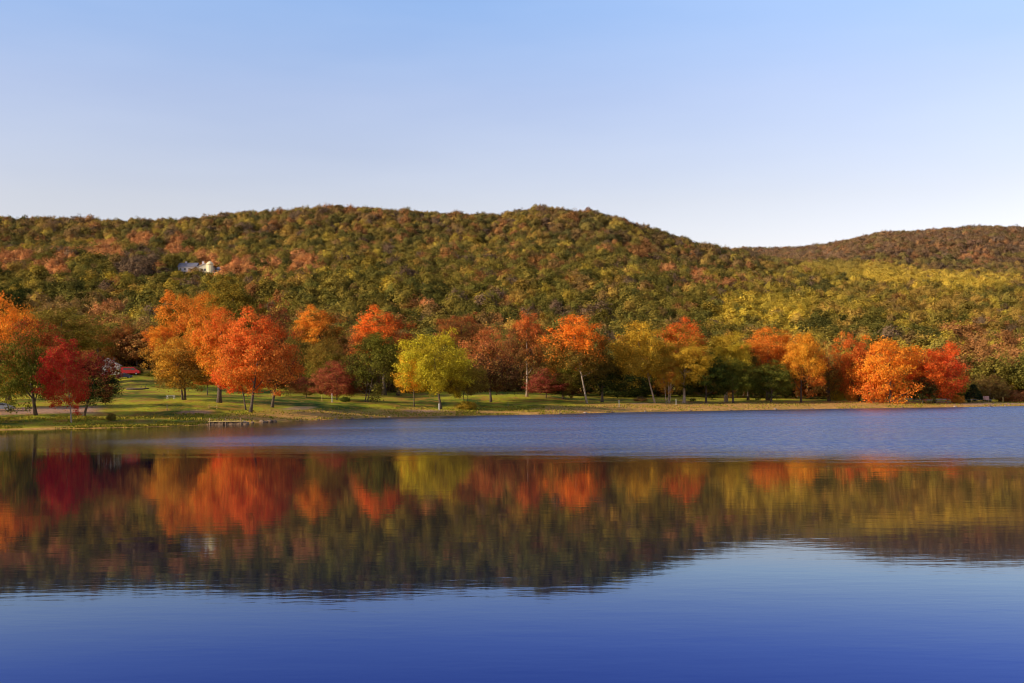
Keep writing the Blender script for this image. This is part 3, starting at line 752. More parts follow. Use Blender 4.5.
# ------------------------------------------------------------------ hillside forest
PAL = dict(ol=(0.29, 0.225, 0.035), dg=(0.09, 0.095, 0.022), gr=(0.18, 0.165, 0.03), yg=(0.52, 0.38, 0.04), ye=(0.78, 0.55, 0.05), ru=(0.42, 0.18, 0.05),
           sa=(0.66, 0.28, 0.09), br=(0.32, 0.19, 0.06), gb=(0.2, 0.125, 0.08), ma=(0.28, 0.14, 0.075), oc=(0.48, 0.3, 0.05))
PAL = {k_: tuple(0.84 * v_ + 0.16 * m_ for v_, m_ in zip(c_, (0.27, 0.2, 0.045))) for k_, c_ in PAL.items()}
KEYS = list(PAL)
NAMES = dict(ol='olive green', dg='dark green', gr='mid green', yg='yellow green', ye='yellow', ru='rust', sa='salmon orange', br='brown', gb='grey brown', ma='maroon brown', oc='ochre')
BLOBS = [  # (px, row, radius px, radius row, key, weight)
    (15, 256, 26, 7, 'sa', .7), (50, 262, 18, 9, 'sa', .8), (70, 250, 14, 7, 'sa', .5), (107, 246, 16, 8, 'sa', .6), (138, 238, 16, 6, 'sa', .6), (180, 244, 12, 9, 'sa', .8), (208, 256, 12, 7, 'sa', .7),
    (235, 262, 22, 9, 'sa', .8), (272, 262, 10, 10, 'sa', .6), (302, 260, 14, 9, 'sa', .75), (145, 260, 24, 13, 'gb', .75), (125, 262, 10, 8, 'gb', .7), (60, 300, 45, 8, 'br', .5), (45, 297, 14, 5, 'sa', .5),
    (105, 345, 50, 35, 'ru', .5), (110, 305, 16, 8, 'sa', .4), (478, 276, 12, 6, 'ru', .5), (430, 299, 8, 5, 'sa', .5), (505, 272, 12, 6, 'ru', .5), (640, 247, 16, 6, 'ru', .7), (668, 264, 10, 5, 'sa', .8), (697, 273, 8, 6, 'sa', .7), (725, 279, 26, 5, 'sa', .55),
    (425, 283, 22, 8, 'dg', .5), (560, 300, 40, 8, 'gr', .4), (745, 308, 28, 15, 'ye', .5), (790, 315, 26, 16, 'ye', .55), (765, 300, 30, 10, 'yg', .5), (885, 270, 30, 9, 'ye', .8), (850, 266, 60, 7, 'yg', .75), (960, 277, 60, 9, 'ye', .7),
    (900, 300, 90, 14, 'oc', .3), (820, 300, 60, 10, 'yg', .4), (985, 312, 40, 6, 'oc', .4), (985, 350, 40, 30, 'ru', .4), (1000, 360, 40, 30, 'sa', .3), (820, 322, 12, 10, 'dg', .7), (870, 318, 18, 8, 'gr', .6), (985, 318, 14, 10, 'gb', .8),
    (975, 255, 18, 8, 'sa', .5), (230, 285, 30, 10, 'ol', .5), (350, 285, 60, 20, 'ol', .3), (650, 300, 60, 12, 'ol', .4)]


def pick_key(px, row, D, r, nz):
    for bx, by, rx, ry, k, w in BLOBS:
        q = ((px - bx) / rx) ** 2 + ((row - by) / ry) ** 2
        if q < 1.3 and r.random() < w * (1.45 - 0.75 * q):
            return k
    if D > 1180:
        p = dict(ma=.33, br=.34, ru=.15, gb=.1, ol=.08)
    elif D > 960:
        p = dict(ol=.3, br=.26, gb=.06, gr=.1, ru=.08, oc=.12, yg=.05, dg=.03)
    else:
        p = dict(ol=.4, gr=.24, dg=.06, yg=.1 + .2 * (px > 700), oc=.1 + .08 * (px > 600), br=.08, ru=.02, gb=.02)
    ks = list(p); w = np.array([p[k] for k in ks])
    # neighbouring trees lean the same way
    j = int(nz * len(ks)) % len(ks); w[j] += 0.25
    return ks[r.choice(len(ks), p=w / w.sum())]


HX, HY = -181.0, 640.0           # the hill house
def forest_points():
    r = np.random.default_rng(77)
    pts = []
    D = 262.0
    while D < 1245:
        dia = np.interp(D, [260, 384, 640, 880, 1200], [9.4, 9.1, 8.2, 7.0, 7.6])
        st = dia * 0.80
        x0, x1 = (-140 - CX) / F * D, (1165 - CX) / F * D
        if D > 925: x0 = (700 - CX) / F * D
        xs = np.arange(x0, x1, st) + r.uniform(-.38, .38, len(np.arange(x0, x1, st))) * st
        ys = D + r.uniform(-.4, .4, len(xs)) * st
        pts.append(np.stack([xs, ys, np.full(len(xs), dia)], 1))
        D += st * 0.95
    # far knoll in the gap
    for D in np.arange(1262, 1740, 11):
        xs = np.arange((690 - CX) / F * D, (850 - CX) / F * D, 10.5) + r.uniform(-5, 5, len(np.arange((690 - CX) / F * D, (850 - CX) / F * D, 10.5)))
        pts.append(np.stack([xs, np.full(len(xs), D) + r.uniform(-5, 5, len(xs)), np.full(len(xs), 10.5)], 1))
    P = np.vstack(pts)
    px = CX + F * P[:, 0] / P[:, 1]
    nd, _ = nodes_at(px)
    start = nd[:, 5] + np.interp(px, [0, 150, 300, 1024], [-6, 12, 0, -8])
    keep = P[:, 1] > start
    # clearing around the hill house, open towards the lake
    hx, hy = P[:, 0] - HX, P[:, 1] - HY
    keep &= ~((np.abs(hx) < 15) & (hy > -19) & (hy < 12))
    P = P[keep]; px = px[keep]
    z = height(px, P[:, 1])
    return P, px, z


P, PX, PZ = forest_points()
r_ = np.random.default_rng(31)
hgt = np.interp(P[:, 1], [254, 384, 640, 880, 1200, 1280, 1800], [13, 12.4, 10.6, 8.6, 9.2, 11, 11]) * r_.uniform(0.7, 1.16, len(P))
# low ones just below the hill house so it shows
low = (np.abs(P[:, 0] - HX) < 21) & (P[:, 1] < HY) & (P[:, 1] > HY - 60)
hgt[low] *= 0.68
ROW = cy(PX) - (PZ + hgt - H) * F / P[:, 1]
NZ = fbm(P[:, 0] / 45 + 50, P[:, 1] / 45, 2)
keys = [pick_key(PX[i], ROW[i], P[i, 1] / 0.8, r_, NZ[i] * 3) for i in range(len(P))]
order = np.argsort(P[:, 1])
N_IND = 195
in_view = (PX > -8) & (PX < 1032)
# the individual ones: nearest, but only where the crowns show over the park trees
ind = [i for i in order if in_view[i]][:N_IND * 2]
ind = sorted(ind, key=lambda i: P[i, 1] - 0.0)[:N_IND]
ind_set = set(ind)
zone_names = ((130, 'behind the cottage at the far left'), (300, 'behind the left orange maples'), (480, 'behind the yellow tree'), (640, 'behind the flat topped brilliant maple'),
              (840, 'behind the birches and golden tree'), (2000, 'behind the three right maples and the spruce'))
FOREST_TRUNKS = [trunk_mesh(900 + i, 5.0, 4.6, 8.0, 0.24, (M_BARK, M_BARK, M_BARK_PALE)[i % 3]) for i in range(6)]
proto = {}
for i in ind:
    k = keys[i]; c = np.array(PAL[k]) * r_.uniform(0.8, 1.2)
    zn = next(n for lim, n in zone_names if PX[i] < lim)
    root = empty('forest_tree', (P[i, 0], P[i, 1], PZ[i]), '%s tree in the forest edge %s' % (NAMES[k], zn), 'tree', '%s trees in the forest edge %s' % (NAMES[k], zn))
    hh = hgt[i]; cr = P[i, 2] * 0.55 * r_.uniform(0.85, 1.2)
    cr_h = hh * 0.72
    cb = bpy.data.objects.new('crown', MID[i % len(MID)])
    cb.location = (0, 0, hh - cr_h / 2); cb.scale = (cr, cr, cr_h / 2); cb.rotation_euler = (0, 0, r_.uniform(0, 6.28))
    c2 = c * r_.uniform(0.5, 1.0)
    cb['leaf_top'] = [float(v) for v in c]; cb['leaf_low'] = [float(v) for v in c2]
    link(cb, root)
    tb = bpy.data.objects.new('trunk', FOREST_TRUNKS[i % 6]); s = hh / 13.0; tb.scale = (s, s, s); link(tb, root)

# the rest of the wood: one object, trees instanced on its points
srcs = bpy.data.collections.new('hillside_tree_kinds')
for i in range(9):
    big = i < 9
    me = crown_mesh('hillside_tree', 300 + i, 2600, 0.076, ncl=80, sig=0.105, flat=0.95, outw=1.5, rag=0.6, shape=('round', 'round', 'tall', 'round')[i % 4], mat=M_LEAF_I, trunk=((M_BARK, M_BARK_PALE)[i % 3 == 0], 2.3, 0.055))
    o = bpy.data.objects.new('hillside_tree_%02d' % i, me); srcs.objects.link(o)
rest = np.array([i for i in range(len(P)) if i not in ind_set])
pm = bpy.data.meshes.new('hillside_forest')
ch = hgt[rest] * 0.84
sz = np.clip(np.exp(r_.normal(0, 0.2, len(rest))), 0.65, 1.55)
rad = P[rest, 2] * 0.55 * sz
ch = ch * sz ** 0.6
pos = np.stack([P[rest, 0], P[rest, 1], PZ[rest] + hgt[rest] * (0.62 + 0.38 * sz ** 0.8) - ch / 2], 1)
pm.vertices.add(len(rest)); pm.vertices.foreach_set('co', pos.astype(np.float32).ravel())
hz = sstep(520, 1200, P[rest, 1])[:, None] * 0.35  # distance haze painted into the leaf colours, stronger further off
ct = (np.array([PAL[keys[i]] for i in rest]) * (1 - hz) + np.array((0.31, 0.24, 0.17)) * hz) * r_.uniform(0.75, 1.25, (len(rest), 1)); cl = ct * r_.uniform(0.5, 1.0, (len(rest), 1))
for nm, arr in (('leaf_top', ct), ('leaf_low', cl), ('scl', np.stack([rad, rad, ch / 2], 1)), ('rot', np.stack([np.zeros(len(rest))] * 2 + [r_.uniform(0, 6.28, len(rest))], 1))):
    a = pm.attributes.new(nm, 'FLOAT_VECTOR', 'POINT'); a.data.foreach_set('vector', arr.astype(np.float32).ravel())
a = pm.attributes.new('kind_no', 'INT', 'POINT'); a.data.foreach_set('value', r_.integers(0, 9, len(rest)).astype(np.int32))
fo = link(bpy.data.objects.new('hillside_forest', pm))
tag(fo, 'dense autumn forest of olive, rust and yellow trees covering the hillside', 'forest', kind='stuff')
ng = bpy.data.node_groups.new('plant_forest', 'GeometryNodeTree')
ng.interface.new_socket('Geometry', in_out='INPUT', socket_type='NodeSocketGeometry'); ng.interface.new_socket('Geometry', in_out='OUTPUT', socket_type='NodeSocketGeometry')
gi = ng.nodes.new('NodeGroupInput'); go = ng.nodes.new('NodeGroupOutput')
m2p = ng.nodes.new('GeometryNodeMeshToPoints'); iop = ng.nodes.new('GeometryNodeInstanceOnPoints'); ci = ng.nodes.new('GeometryNodeCollectionInfo')
ci.inputs['Collection'].default_value = srcs; ci.inputs['Separate Children'].default_value = True; ci.inputs['Reset Children'].default_value = True
def nattr(nm, t):
    n = ng.nodes.new('GeometryNodeInputNamedAttribute'); n.data_type = t; n.inputs['Name'].default_value = nm; return n.outputs[0]
L = ng.links.new
L(gi.outputs[0], m2p.inputs[0]); L(m2p.outputs[0], iop.inputs['Points']); L(ci.outputs[0], iop.inputs['Instance'])
iop.inputs['Pick Instance'].default_value = True
L(nattr('kind_no', 'INT'), iop.inputs['Instance Index']); L(nattr('rot', 'FLOAT_VECTOR'), iop.inputs['Rotation']); L(nattr('scl', 'FLOAT_VECTOR'), iop.inputs['Scale'])
L(iop.outputs[0], go.inputs[0])
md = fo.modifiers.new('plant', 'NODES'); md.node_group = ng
print('forest trees', len(P), 'individual', len(ind), 'maxD', P[ind[-1], 1])


# ------------------------------------------------------------------ the house on the hill
def house_on_hill():
    z = float(height(CX + F * HX / HY, HY)[0]) + 0.6
    t = empty('hill_house', (HX, HY, z), 'large white house with a pale yellow turret in a clearing high on the left hillside', 'house', rz=0.0)
    t.scale = (1.05, .8, .84)
    def wins(spots, y, z0, w=1.0, h=1.5):
        for x in spots:
            f = MB(); f.box(x - w / 2 - .12, x + w / 2 + .12, y - 0.10, y + .05, z0 - .12, z0 + h + .12); fo_ = f.obj('window', M_HOUSE, t)
            g = MB(); g.box(x - w / 2, x + w / 2, y - .14, y - .102, z0, z0 + h); g.obj('pane', M_GLASS, fo_)
    b = MB(); b.box(-12, -2, 0, 9, -2, 5.2); b.obj('left_wing', M_LILAC, t)
    g = MB(); g.gable(-12, -2, 0, 9, 5.25, 8.3); g.obj('roof', M_SLATE, t)
    b = MB(); b.box(-2, 8.2, -1.5, 9, -2, 4.4); b.prism([(-2, 4.4), (8.2, 4.4), (3.1, 7.0)], -1.5, -1.3); b.obj('main_wall', M_HOUSE, t)
    g = MB(); g.gable(-2, 8.2, -1.5, 9, 4.45, 7.1, axis='y', over=.5); g.obj('roof', M_LILAC, t)
    b = MB(); b.tube([(6.2, -2.6, -2), (6.2, -2.6, 6.2)], [1.9, 1.9], 12); b.obj('turret', M_CREAM, t)
    b = MB(); b.tube([(6.2, -2.6, 6.22), (6.2, -2.6, 7.3), (6.2, -2.6, 8.2), (6.2, -2.6, 8.9)], [2.2, 1.8, 1.0, 0.1], 14); b.obj('turret_roof', M_CREAM, t, smooth=True)
    b = MB(); b.box(9.2, 15, 1, 8, -2, 3.2); b.obj('right_wing', M_HOUSE, t)
    g = MB(); g.gable(9.2, 15, 1, 8, 3.25, 5.2); g.obj('roof', M_SLATE, t)
    for cxn in (-8.5, 1.0):
        c = MB(); c.box(cxn - .5, cxn + .5, 4, 5, 5, 9.4); c.obj('chimney', M_LILAC, t)
    wins([-10.6, -8.2, -5.8, -3.6], 0, 2.9); wins([-10.6, -8.2, -5.8], 0, 0.2)
    wins([-0.6, 1.6, 3.2], -1.5, 2.2); wins([-0.6, 1.6, 3.2], -1.5, -.6); wins([10.6, 12.6], 1, 0.8, 1.0, 1.4)
    d = MB(); d.box(13.6, 14.6, .9, 1.02, -1.8, .6); d.obj('door', M_GLASS, t)
    # terrace with a white balustrade
    b = MB(); b.box(-7, 12, -6, -5.7, -3.2, -.2); b.box(-7, 12, -5.7, -1.52, -3.2, -2.05); b.obj('terrace_wall', M_HOUSE, t)
    b = MB()
    for i in range(20): b.box(-6.9 + i * .99, -6.75 + i * .99, -5.95, -5.75, -.2, .6)
    b.box(-7, 12, -6, -5.7, .6, .75); b.obj('balustrade', M_CREAM, t)
house_on_hill()


# small white cottage behind the dark red tree
def cottage(px, D):
    x, y, z = ground_pt(px, D)
    t = empty('cottage', (x, y, z), 'small white gabled cottage half hidden by the dark red and green tree', 'house', rz=0.25)
    b = MB(); b.box(-3.2, 3.2, -2.5, 2.5, -.6, 2.6); b.prism([(-3.2, 2.6), (3.2, 2.6), (0, 4.4)], -2.5, -2.35); b.prism([(-3.2, 2.6), (3.2, 2.6), (0, 4.4)], 2.35, 2.5); b.obj('wall', M_WHITE, t)
    r = MB(); r.gable(-3.2, 3.2, -2.5, 2.5, 2.65, 4.5, axis='y', over=.35); ro = r.obj('roof', M_LILAC, t)
    c = MB(); c.box(1.2, 1.7, .5, 1, 3, 5.0); c.obj('chimney', M_ROCK, ro)
    for xx in (-1.9, 1.9):
        f = MB(); f.box(xx - .55, xx + .55, -2.58, -2.45, .8, 2.0); fo_ = f.obj('window', M_CREAM, t)
        g = MB(); g.box(xx - .45, xx + .45, -2.62, -2.585, .9, 1.9); g.obj('pane', M_GLASS, fo_)
    d = MB(); d.box(-.5, .5, -2.6, -2.45, -.3, 1.9); d.obj('door', M_SLATE, t)
cottage(109, 300)


# vehicles
def vehicle(name, px, D, rz, paint, label, cat, kind='car'):
    x, y, z = ground_pt(px, D)
    t = empty(name, (x, y, z), label, cat, rz=rz)
    W = 0.88
    if kind == 'car':
        prof = [(-2.15, .35), (-2.2, .75), (-2.05, .95), (-1.25, 1.02), (-.65, 1.42), (.6, 1.45), (1.35, 1.0), (2.05, .9), (2.2, .65), (2.15, .35)]
        wx = (-1.3, 1.32); L = 2.2
    elif kind == 'pickup':
        prof = [(-2.75, .5), (-2.78, 1.12), (-.55, 1.15), (-.45, 1.75), (.85, 1.78), (1.45, 1.2), (2.55, 1.1), (2.7, .9), (2.68, .5)]
        wx = (-1.75, 1.75); L = 2.75
    elif kind == 'van':
        prof = [(-2.6, .4), (-2.62, 1.9), (-2.4, 2.15), (1.0, 2.18), (1.75, 1.45), (2.55, 1.2), (2.65, .9), (2.62, .4)]
        wx = (-1.7, 1.7); L = 2.6
    b = MB(); b.prism(prof, -W, W); b.obj('body', paint, t, bevel=0.05)
    g = MB()
    if kind == 'car':
        for s in (-1, 1):
            y0, y1 = sorted((s * (W + .004), s * (W + .02)))
            g.prism([(-1.12, 1.03), (-.62, 1.36), (-.05, 1.38), (-.05, 1.03)], y0, y1); g.prism([(.03, 1.03), (.03, 1.38), (.55, 1.38), (1.15, 1.03)], y0, y1)
    elif kind == 'van':
        for s in (-1, 1):
            y0, y1 = sorted((s * (W + .004), s * (W + .02)))
            g.prism([(.3, 1.35), (.3, 1.95), (.95, 1.95), (1.5, 1.35)], y0, y1); g.prism([(-1.9, 1.4), (-1.9, 1.95), (.15, 1.95), (.15, 1.4)], y0, y1)
    else:
        for s in (-1, 1):
            y0, y1 = sorted((s * (W + .004), s * (W + .02)))
            g.prism([(-.38, 1.22), (-.34, 1.66), (.15, 1.68), (.15, 1.22)], y0, y1); g.prism([(.22, 1.22), (.22, 1.68), (.82, 1.68), (1.25, 1.22)], y0, y1)
    g.obj('side_window', M_GLASS, t)
    for s in (-1, 1):
        for q in wx:
            w = MB(); w.tube([(q, s * (W - .16), .34), (q, s * (W + .03), .34)], [.34, .34], 18); wo = w.obj('wheel', M_TYRE, t)
            rm = MB(); rm.tube([(q, s * (W + .032), .34), (q, s * (W + .05), .34)], [.2, .19], 14); rm.obj('rim', M_RIM, wo)
        h = MB(); y0, y1 = sorted((s * .5, s * .8)); h.box(L - .12, L + .02, y0, y1, .68, .84); h.obj('headlight', M_LAMP, t)
        h = MB(); h.box(-L - .02, -L + .1, y0, y1, .72, .9); h.obj('tail_light', M_TAIL, t)
    return t
vehicle('parked_van', 131, 293, 0.12, M_RED, 'bright red van parked at the top of the lawn beside the cottage', 'van', 'van')
vehicle('parked_car', 124, 276, 0.5, M_NAVY, 'dark blue car parked below the red van', 'car')
vehicle('parked_car', 1, 163, 0.15, M_SILVER, 'silver blue car on the dirt drive at the far left edge', 'car')


# stone landing at the water
def landing():
    D0 = 151.5
    x, y, z = ground_pt(226, D0 + 1)
    t = empty('stone_landing', (x, y, 0), 'low tan stone landing with dark gaps at the waterline below the fiery maple', 'landing', rz=0.06)
    r = np.random.default_rng(4)
    s = MB()
    xx = -2.6
    while xx < 2.8:
        w = r.uniform(.5, 1.0); s.box(xx, xx + w - .05, -1.1 + r.uniform(-.1, .1), 1.3, -.6, .42 + r.uniform(-.05, .05)); xx += w
    s.obj('block_course', M_ROCK, t, bevel=.03)
    d = MB(); d.box(-2.7, 2.9, -1.25, 1.6, .5, .62); d.obj('deck_slab', M_YWOOD, t, bevel=.02)
    for px_ in (-2.4, .1, 2.6):
        p = MB(); p.tube([(px_, -1.1, -1.0), (px_, -1.1, 1.15)], [.08, .08], 8); p.obj('post', M_WOOD, t)
landing()

# rocks along the water
r = np.random.default_rng(8)
M_ROCKS = [M_ROCK, plain('pale_rock', (0.4, 0.32, 0.25), .9, .3, 2.5, bump=.5)]
def rock(px, off, s, label, grp='rocks along the waterline'):
    nd, _ = nodes_at(np.array([float(px)])); D = nd[0, 1] + off
    x, y, z = ground_pt(px, D, True)
    import bmesh
    bm = bmesh.new(); bmesh.ops.create_icosphere(bm, subdivisions=2, radius=1)
    for v in bm.verts:
        k = 1 + r.uniform(-.22, .22); v.co = (v.co.x * k * s * 1.3, v.co.y * k * s, v.co.z * k * s * .6)
    me = bpy.data.meshes.new('rock'); bm.to_mesh(me); bm.free(); me.materials.append(M_ROCKS[int(px) % 2])
    o = link(bpy.data.objects.new('rock', me)); o.location = (x, y, z + s * .15); o.rotation_euler = (0, 0, r.uniform(0, 3))
    tag(o, label, 'rock', grp)
for px, sz in ((262, .5), (266, .35), (270, .6), (274, .4), (245, .35), (252, .3)):
    rock(px, .3, sz, 'rock at the waterline just right of the stone landing', 'rocks right of the stone landing')
for px in (300, 318, 335, 352, 371, 389, 208):
    rock(px, .4, r.uniform(.2, .35), 'small rock on the shore between the landing and the sandy point', 'small rocks on the left shore')
for px in (560, 585, 612, 645, 690, 730, 775, 812, 850, 902, 955, 990, 1005):
    rock(px, .5, r.uniform(.25, .45), 'pale rock on the tan shore of the right half', 'rocks on the right shore')


def post(px, D, h, mat, label, rad=.07, cap=True, group=None):
    x, y, z = ground_pt(px, D)
    t = empty('post', (x, y, z), label, 'post', group)
    p = MB(); p.tube([(0, 0, -.3), (0, 0, h)], [rad, rad * .9], 8); p.obj('shaft', mat, t)
    c = MB(); c.tube([(0, 0, h), (0, 0, h + .06), (0, 0, h + .14)], [rad * 1.5, rad * 1.4, rad * .4], 8); c.obj('cap', mat, t)
post(439, 222, 1.3, M_WHITE, 'short white post at the foot of the bright yellow tree', .12)
post(332, 226, 1.9, M_WHITE, 'thin white post in front of the drooping red tree')
post(322, 228, 1.4, M_YWOOD, 'shorter tan post left of the thin white one')
post(167, 172, 1.0, M_WOOD, 'short wooden post alone on the lawn below the ochre tree')
post(508, 238, 1.2, M_WOOD, 'short wooden post near the shore left of the brilliant maple', .06)
post(619, 262, 1.6, M_GALV, 'thin grey post near the shore left of the leaning birch', .06)
post(676, 284, 1.4, M_WHITE, 'thin white post right of the slim many stemmed tree', .06)
post(1003, 383, 1.6, M_YWOOD, 'pale yellow post at the far right end of the shore', .1)


def picnic_table(px, D, rz, mat, label):
    x, y, z = ground_pt(px, D)
    t = empty('picnic_table', (x, y, z), label, 'picnic table', rz=rz)
    b = MB()
    for i in range(5): b.box(-.95, .95, -.38 + i * .155, -.24 + i * .155, .72, .76)
    b.obj('tabletop', mat, t)
    for s in (-1, 1):
        y0, y1 = sorted((s * .55, s * .82)); b = MB(); b.box(-.95, .95, y0, y1, .42, .46); b.obj('bench', mat, t)
        f = MB()
        f.tube([(s * .7, -.7, -.03), (s * .7, -.25, .72)], [.05, .05], 6); f.tube([(s * .7, .7, -.03), (s * .7, .25, .72)], [.05, .05], 6); f.tube([(s * .7, -.8, .39), (s * .7, .8, .39)], [.045, .045], 6)
        f.obj('leg_frame', mat, t)
picnic_table(213, 180, .2, M_YWOOD, 'yellowish picnic table on the bank left of the fiery maple')
picnic_table(171, 204, .1, M_WHITE, 'pale picnic table left of the ochre double-trunked tree')
picnic_table(640, 318, -.2, M_WOOD, 'weathered picnic table under the trees behind the leaning birch')
picnic_table(565, 300, .3, M_WOOD, 'weathered picnic table right of the small dusky red tree')


def log_(px, D, L, label, rz):
    x, y, z = ground_pt(px, D)
    t = empty('fallen_log', (x, y, z), label, 'log', rz=rz)
    b = MB(); b.tube([(-L / 2, 0, .25), (-L / 6, .1, .3), (L / 5, -.05, .28), (L / 2, .1, .4)], [.3, .27, .22, .12], 9); b.obj('trunk', M_BARK, t, smooth=True)
    b = MB(); b.tube([(L * .3, 0, .3), (L * .38, .2, 1.4)], [.12, .04], 6); b.tube([(L * .1, 0, .3), (L * .2, -.5, 1.0)], [.1, .03], 6); b.obj('branch', M_BARK, t, smooth=True)
log_(138, 232, 5.2, 'dark fallen log lying across the upper lawn below the red van', .1)


def guard_rail():
    t = empty('guard_rail', ground_pt(945, 383), 'long grey guard rail in front of the forest edge at the right', 'guard rail')
    ox, oy, oz = t.location
    pts = [np.array(ground_pt(p, d)) for p, d in zip(np.linspace(903, 992, 17), np.linspace(368, 394, 17))]
    mb = MB()
    for a, b in zip(pts[:-1], pts[1:]):
        for zz_ in (.55, .7):
            mb.tube([a - (ox, oy, oz) + (0, 0, zz_), b - (ox, oy, oz) + (0, 0, zz_)], [.085, .085], 6, cap=False)
    mb.obj('rail', M_GALV, t)
    for p in pts:
        q = MB(); q.box(-.07, .07, -.07, .07, -.4, .8); o = q.obj('post', M_WOOD, t); o.location = p - np.array((ox, oy, oz)) + np.array((0, .16, 0))
guard_rail()
x, y, z = ground_pt(986, 378)
t = empty('sign_board', (x, y, z), 'small pale pink sign board on two posts at the end of the guard rail', 'sign')
b = MB(); b.box(-.9, .9, -.03, .03, .7, 1.8); b.obj('board', M_SIGN, t)
for s in (-.7, .7):
    b = MB(); b.box(s - .05, s + .05, .035, .12, -.3, 1.85); b.obj('post', M_WOOD, t)


# ------------------------------------------------------------------ grass tufts, fallen leaves (uncountable)
def scatter(name, n, size, cols, label, cat, off_rng, seed, upright, cond=None):
    r = np.random.default_rng(seed)
    px = r.uniform(-30, 1060, n)
    nd, _ = nodes_at(px)
    D = nd[:, 1] + off_rng[0] + (off_rng[1] - off_rng[0]) * r.random(n) ** 1.4
    x = (px - CX) / F * D
    dens = fbm(x / 5, D / 5, 3)
    k = (dens > r.uniform(.35, .6, n)) & (((px < 545) & ~((px > 205) & (px < 455))) | (r.random(n) < .3))
    px, D, x = px[k], D[k], x[k]; n = len(px)
    z = height(px, D)
    p = np.stack([x, D, z], 1)
    a = r.uniform(0, 6.28, n); s = size * r.uniform(.5, 1.5, n)
    t = np.stack([np.cos(a), np.sin(a), np.zeros(n)], 1)
    if upright:
        up = np.stack([r.uniform(-.4, .4, n), r.uniform(-.4, .4, n), np.ones(n)], 1) * s[:, None]
        V = np.stack([p - t * s[:, None] * .5, p + t * s[:, None] * .5, p + t * s[:, None] * .35 + up, p - t * s[:, None] * .3 + up * .9], 1).reshape(-1, 3)
    else:
        b_ = np.stack([-np.sin(a), np.cos(a), r.uniform(-.2, .2, n)], 1); p[:, 2] += .06
        V = np.stack([p - t * s[:, None], p - b_ * s[:, None] * .7, p + t * s[:, None], p + b_ * s[:, None] * .7], 1).reshape(-1, 3)
    m, nt, out = mat_new(name + '_colour')
    v = attr(nt, 'v').outputs['Fac']
    rp = N(nt, 'ShaderNodeValToRGB'); e = rp.color_ramp.elements
    for i, c in enumerate(cols):
        if i >= len(e): e.new(i / (len(cols) - 1))
        e[i].position = i / (len(cols) - 1); e[i].color = (*c, 1)
    nt.links.new(v, rp.inputs[0])
    d = N(nt, 'ShaderNodeBsdfDiffuse'); nt.links.new(rp.outputs[0], d.inputs[0]); nt.links.new(d.outputs[0], out.inputs[0])
    me = np_mesh(name, V, np.arange(4 * n).reshape(-1, 4), 4, [m])
    add_float(me, 'v', np.repeat(np.clip(r.random(n) * .6 + .4 * fbm(x / 8, D / 8, 2), 0, 1), 4))
    tag(link(bpy.data.objects.new(name, me)), label, cat, kind='stuff')
scatter('grass', 60000, 0.17, [(0.06, 0.09, 0.01), (0.2, 0.2, 0.02), (0.36, 0.26, 0.04), (0.1, 0.13, 0.015)], 'tufts of green and straw coloured grass along the bank', 'grass', (0.4, 22), 3, True)
scatter('fallen_leaves', 26000, 0.16, [(0.6, 0.2, 0.03), (0.65, 0.4, 0.05), (0.3, 0.12, 0.04)], 'fallen orange leaves scattered over the lawn', 'leaves', (1, 60), 4, False)


# ------------------------------------------------------------------ light, sky, camera
SUN_AZ = math.atan2(-0.925, -0.38); SUN_EL = math.radians(20)
sl = bpy.data.lights.new('sun', 'SUN'); sl.energy = 5.0; sl.angle = math.radians(0.5); sl.color = (1.0, 0.83, 0.6)
so = bpy.data.objects.new('sun', sl); COL.objects.link(so)
from mathutils import Vector
sd = Vector((math.sin(SUN_AZ) * math.cos(SUN_EL), math.cos(SUN_AZ) * math.cos(SUN_EL), math.sin(SUN_EL)))
so.rotation_euler = sd.to_track_quat('Z', 'Y').to_euler(); so.location = (-100, -60, 80)

w = bpy.data.worlds.new('World'); scene.world = w; w.use_nodes = True
nt = w.node_tree; nt.nodes.clear()
out = nt.nodes.new('ShaderNodeOutputWorld'); bg = nt.nodes.new('ShaderNodeBackground'); sky = nt.nodes.new('ShaderNodeTexSky')
sky.sky_type = 'NISHITA'; sky.sun_disc = False; sky.sun_elevation = SUN_EL; sky.sun_rotation = SUN_AZ
sky.altitude = 200; sky.air_density = 1.0; sky.dust_density = 0.6; sky.ozone_density = 1.7
bg.inputs['Strength'].default_value = 0.15
tc = nt.nodes.new('ShaderNodeTexCoord'); sp = nt.nodes.new('ShaderNodeSeparateXYZ'); nt.links.new(tc.outputs['Generated'], sp.inputs[0])
tint = nt.nodes.new('ShaderNodeValToRGB'); nt.links.new(sp.outputs[2], tint.inputs[0])
e = tint.color_ramp.elements
sk = 2.4
pts_ = [(0.0, (1.9, 1.27, 1.1)), (0.17, (1.85, 1.3, 1.13)), (0.26, (1.8, 1.42, 1.42)), (0.335, (1.65, 1.58, 1.72)), (0.45, (.9, .95, 1.2)), (0.62, (0.42, 0.48, 0.66))]
for i, (p_, c_) in enumerate(pts_):
    if i >= 2: e.new(p_)
for i, (p_, c_) in enumerate(pts_):
    e[i].position = p_; e[i].color = (*[q / sk for q in c_], 1)
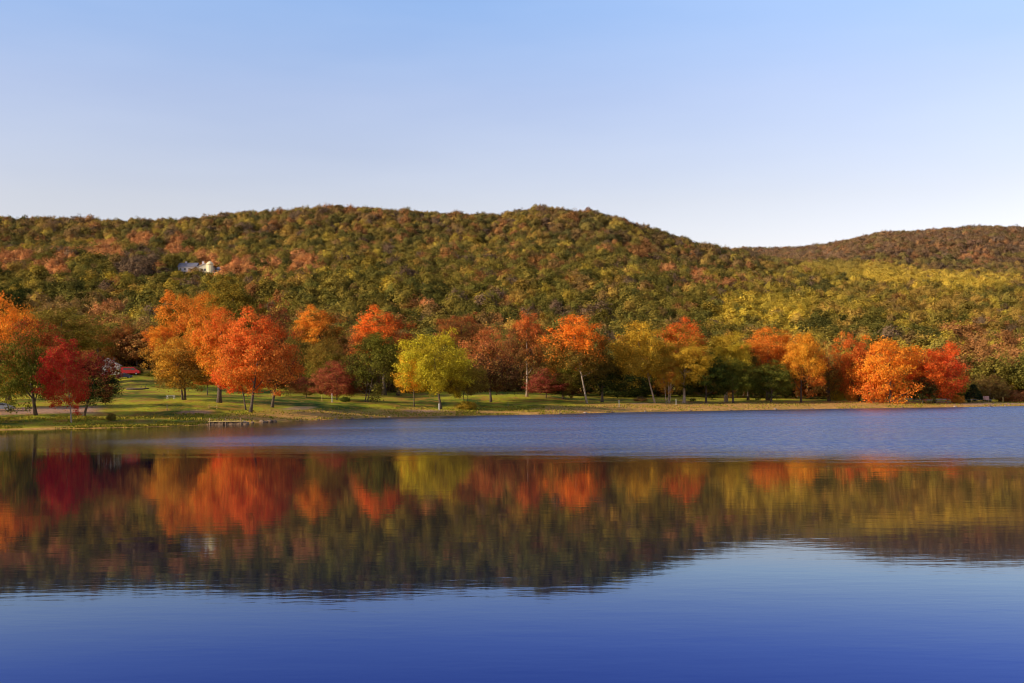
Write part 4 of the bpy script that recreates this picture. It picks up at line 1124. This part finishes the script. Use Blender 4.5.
vm = nt.nodes.new('ShaderNodeVectorMath'); vm.operation = 'SCALE'; vm.inputs['Scale'].default_value = sk
mm = nt.nodes.new('ShaderNodeMix'); mm.data_type = 'RGBA'; mm.blend_type = 'MULTIPLY'; mm.inputs[0].default_value = 1.0
nt.links.new(sky.outputs[0], mm.inputs[6]); nt.links.new(tint.outputs[0], mm.inputs[7])
hn = nt.nodes.new('ShaderNodeTexNoise'); hm = nt.nodes.new('ShaderNodeMapping'); hm.inputs['Scale'].default_value = (1.5, 1.5, 7)
nt.links.new(tc.outputs['Generated'], hm.inputs[0]); nt.links.new(hm.outputs[0], hn.inputs['Vector']); hn.inputs['Scale'].default_value = 1.6; hn.inputs['Detail'].default_value = 4
hr = nt.nodes.new('ShaderNodeMapRange'); nt.links.new(hn.outputs[0], hr.inputs[0]); hr.inputs[1].default_value = 0.3; hr.inputs[2].default_value = 0.7; hr.inputs[3].default_value = 0.0; hr.inputs[4].default_value = 0.11
hz_ = nt.nodes.new('ShaderNodeMix'); hz_.data_type = 'RGBA'; nt.links.new(hr.outputs[0], hz_.inputs[0]); nt.links.new(mm.outputs[2], hz_.inputs[6]); hz_.inputs[7].default_value = (3.0, 3.1, 3.3, 1)
nt.links.new(hz_.outputs[2], vm.inputs[0]); nt.links.new(vm.outputs[0], bg.inputs[0]); nt.links.new(bg.outputs[0], out.inputs[0])

cam = bpy.data.cameras.new('camera'); co = bpy.data.objects.new('camera', cam); COL.objects.link(co)
cam.sensor_width = 36; cam.lens = F / 1024 * 36; cam.clip_end = 12000; cam.clip_start = 0.3
cam.shift_y = (CY0 - 341.5) / 1024
co.location = (0, 0, H); co.rotation_euler = (math.pi / 2, math.atan(ROLL), 0)
scene.camera = co
scene.view_settings.view_transform = 'Standard'; scene.view_settings.look = 'None'; scene.view_settings.exposure = 0; scene.view_settings.gamma = 1
scene.cycles.filter_width = 1.1; scene.cycles.max_bounces = 6; scene.cycles.diffuse_bounces = 3; scene.cycles.glossy_bounces = 2; scene.cycles.transmission_bounces = 3
scene.cycles.caustics_reflective = False; scene.cycles.caustics_refractive = False
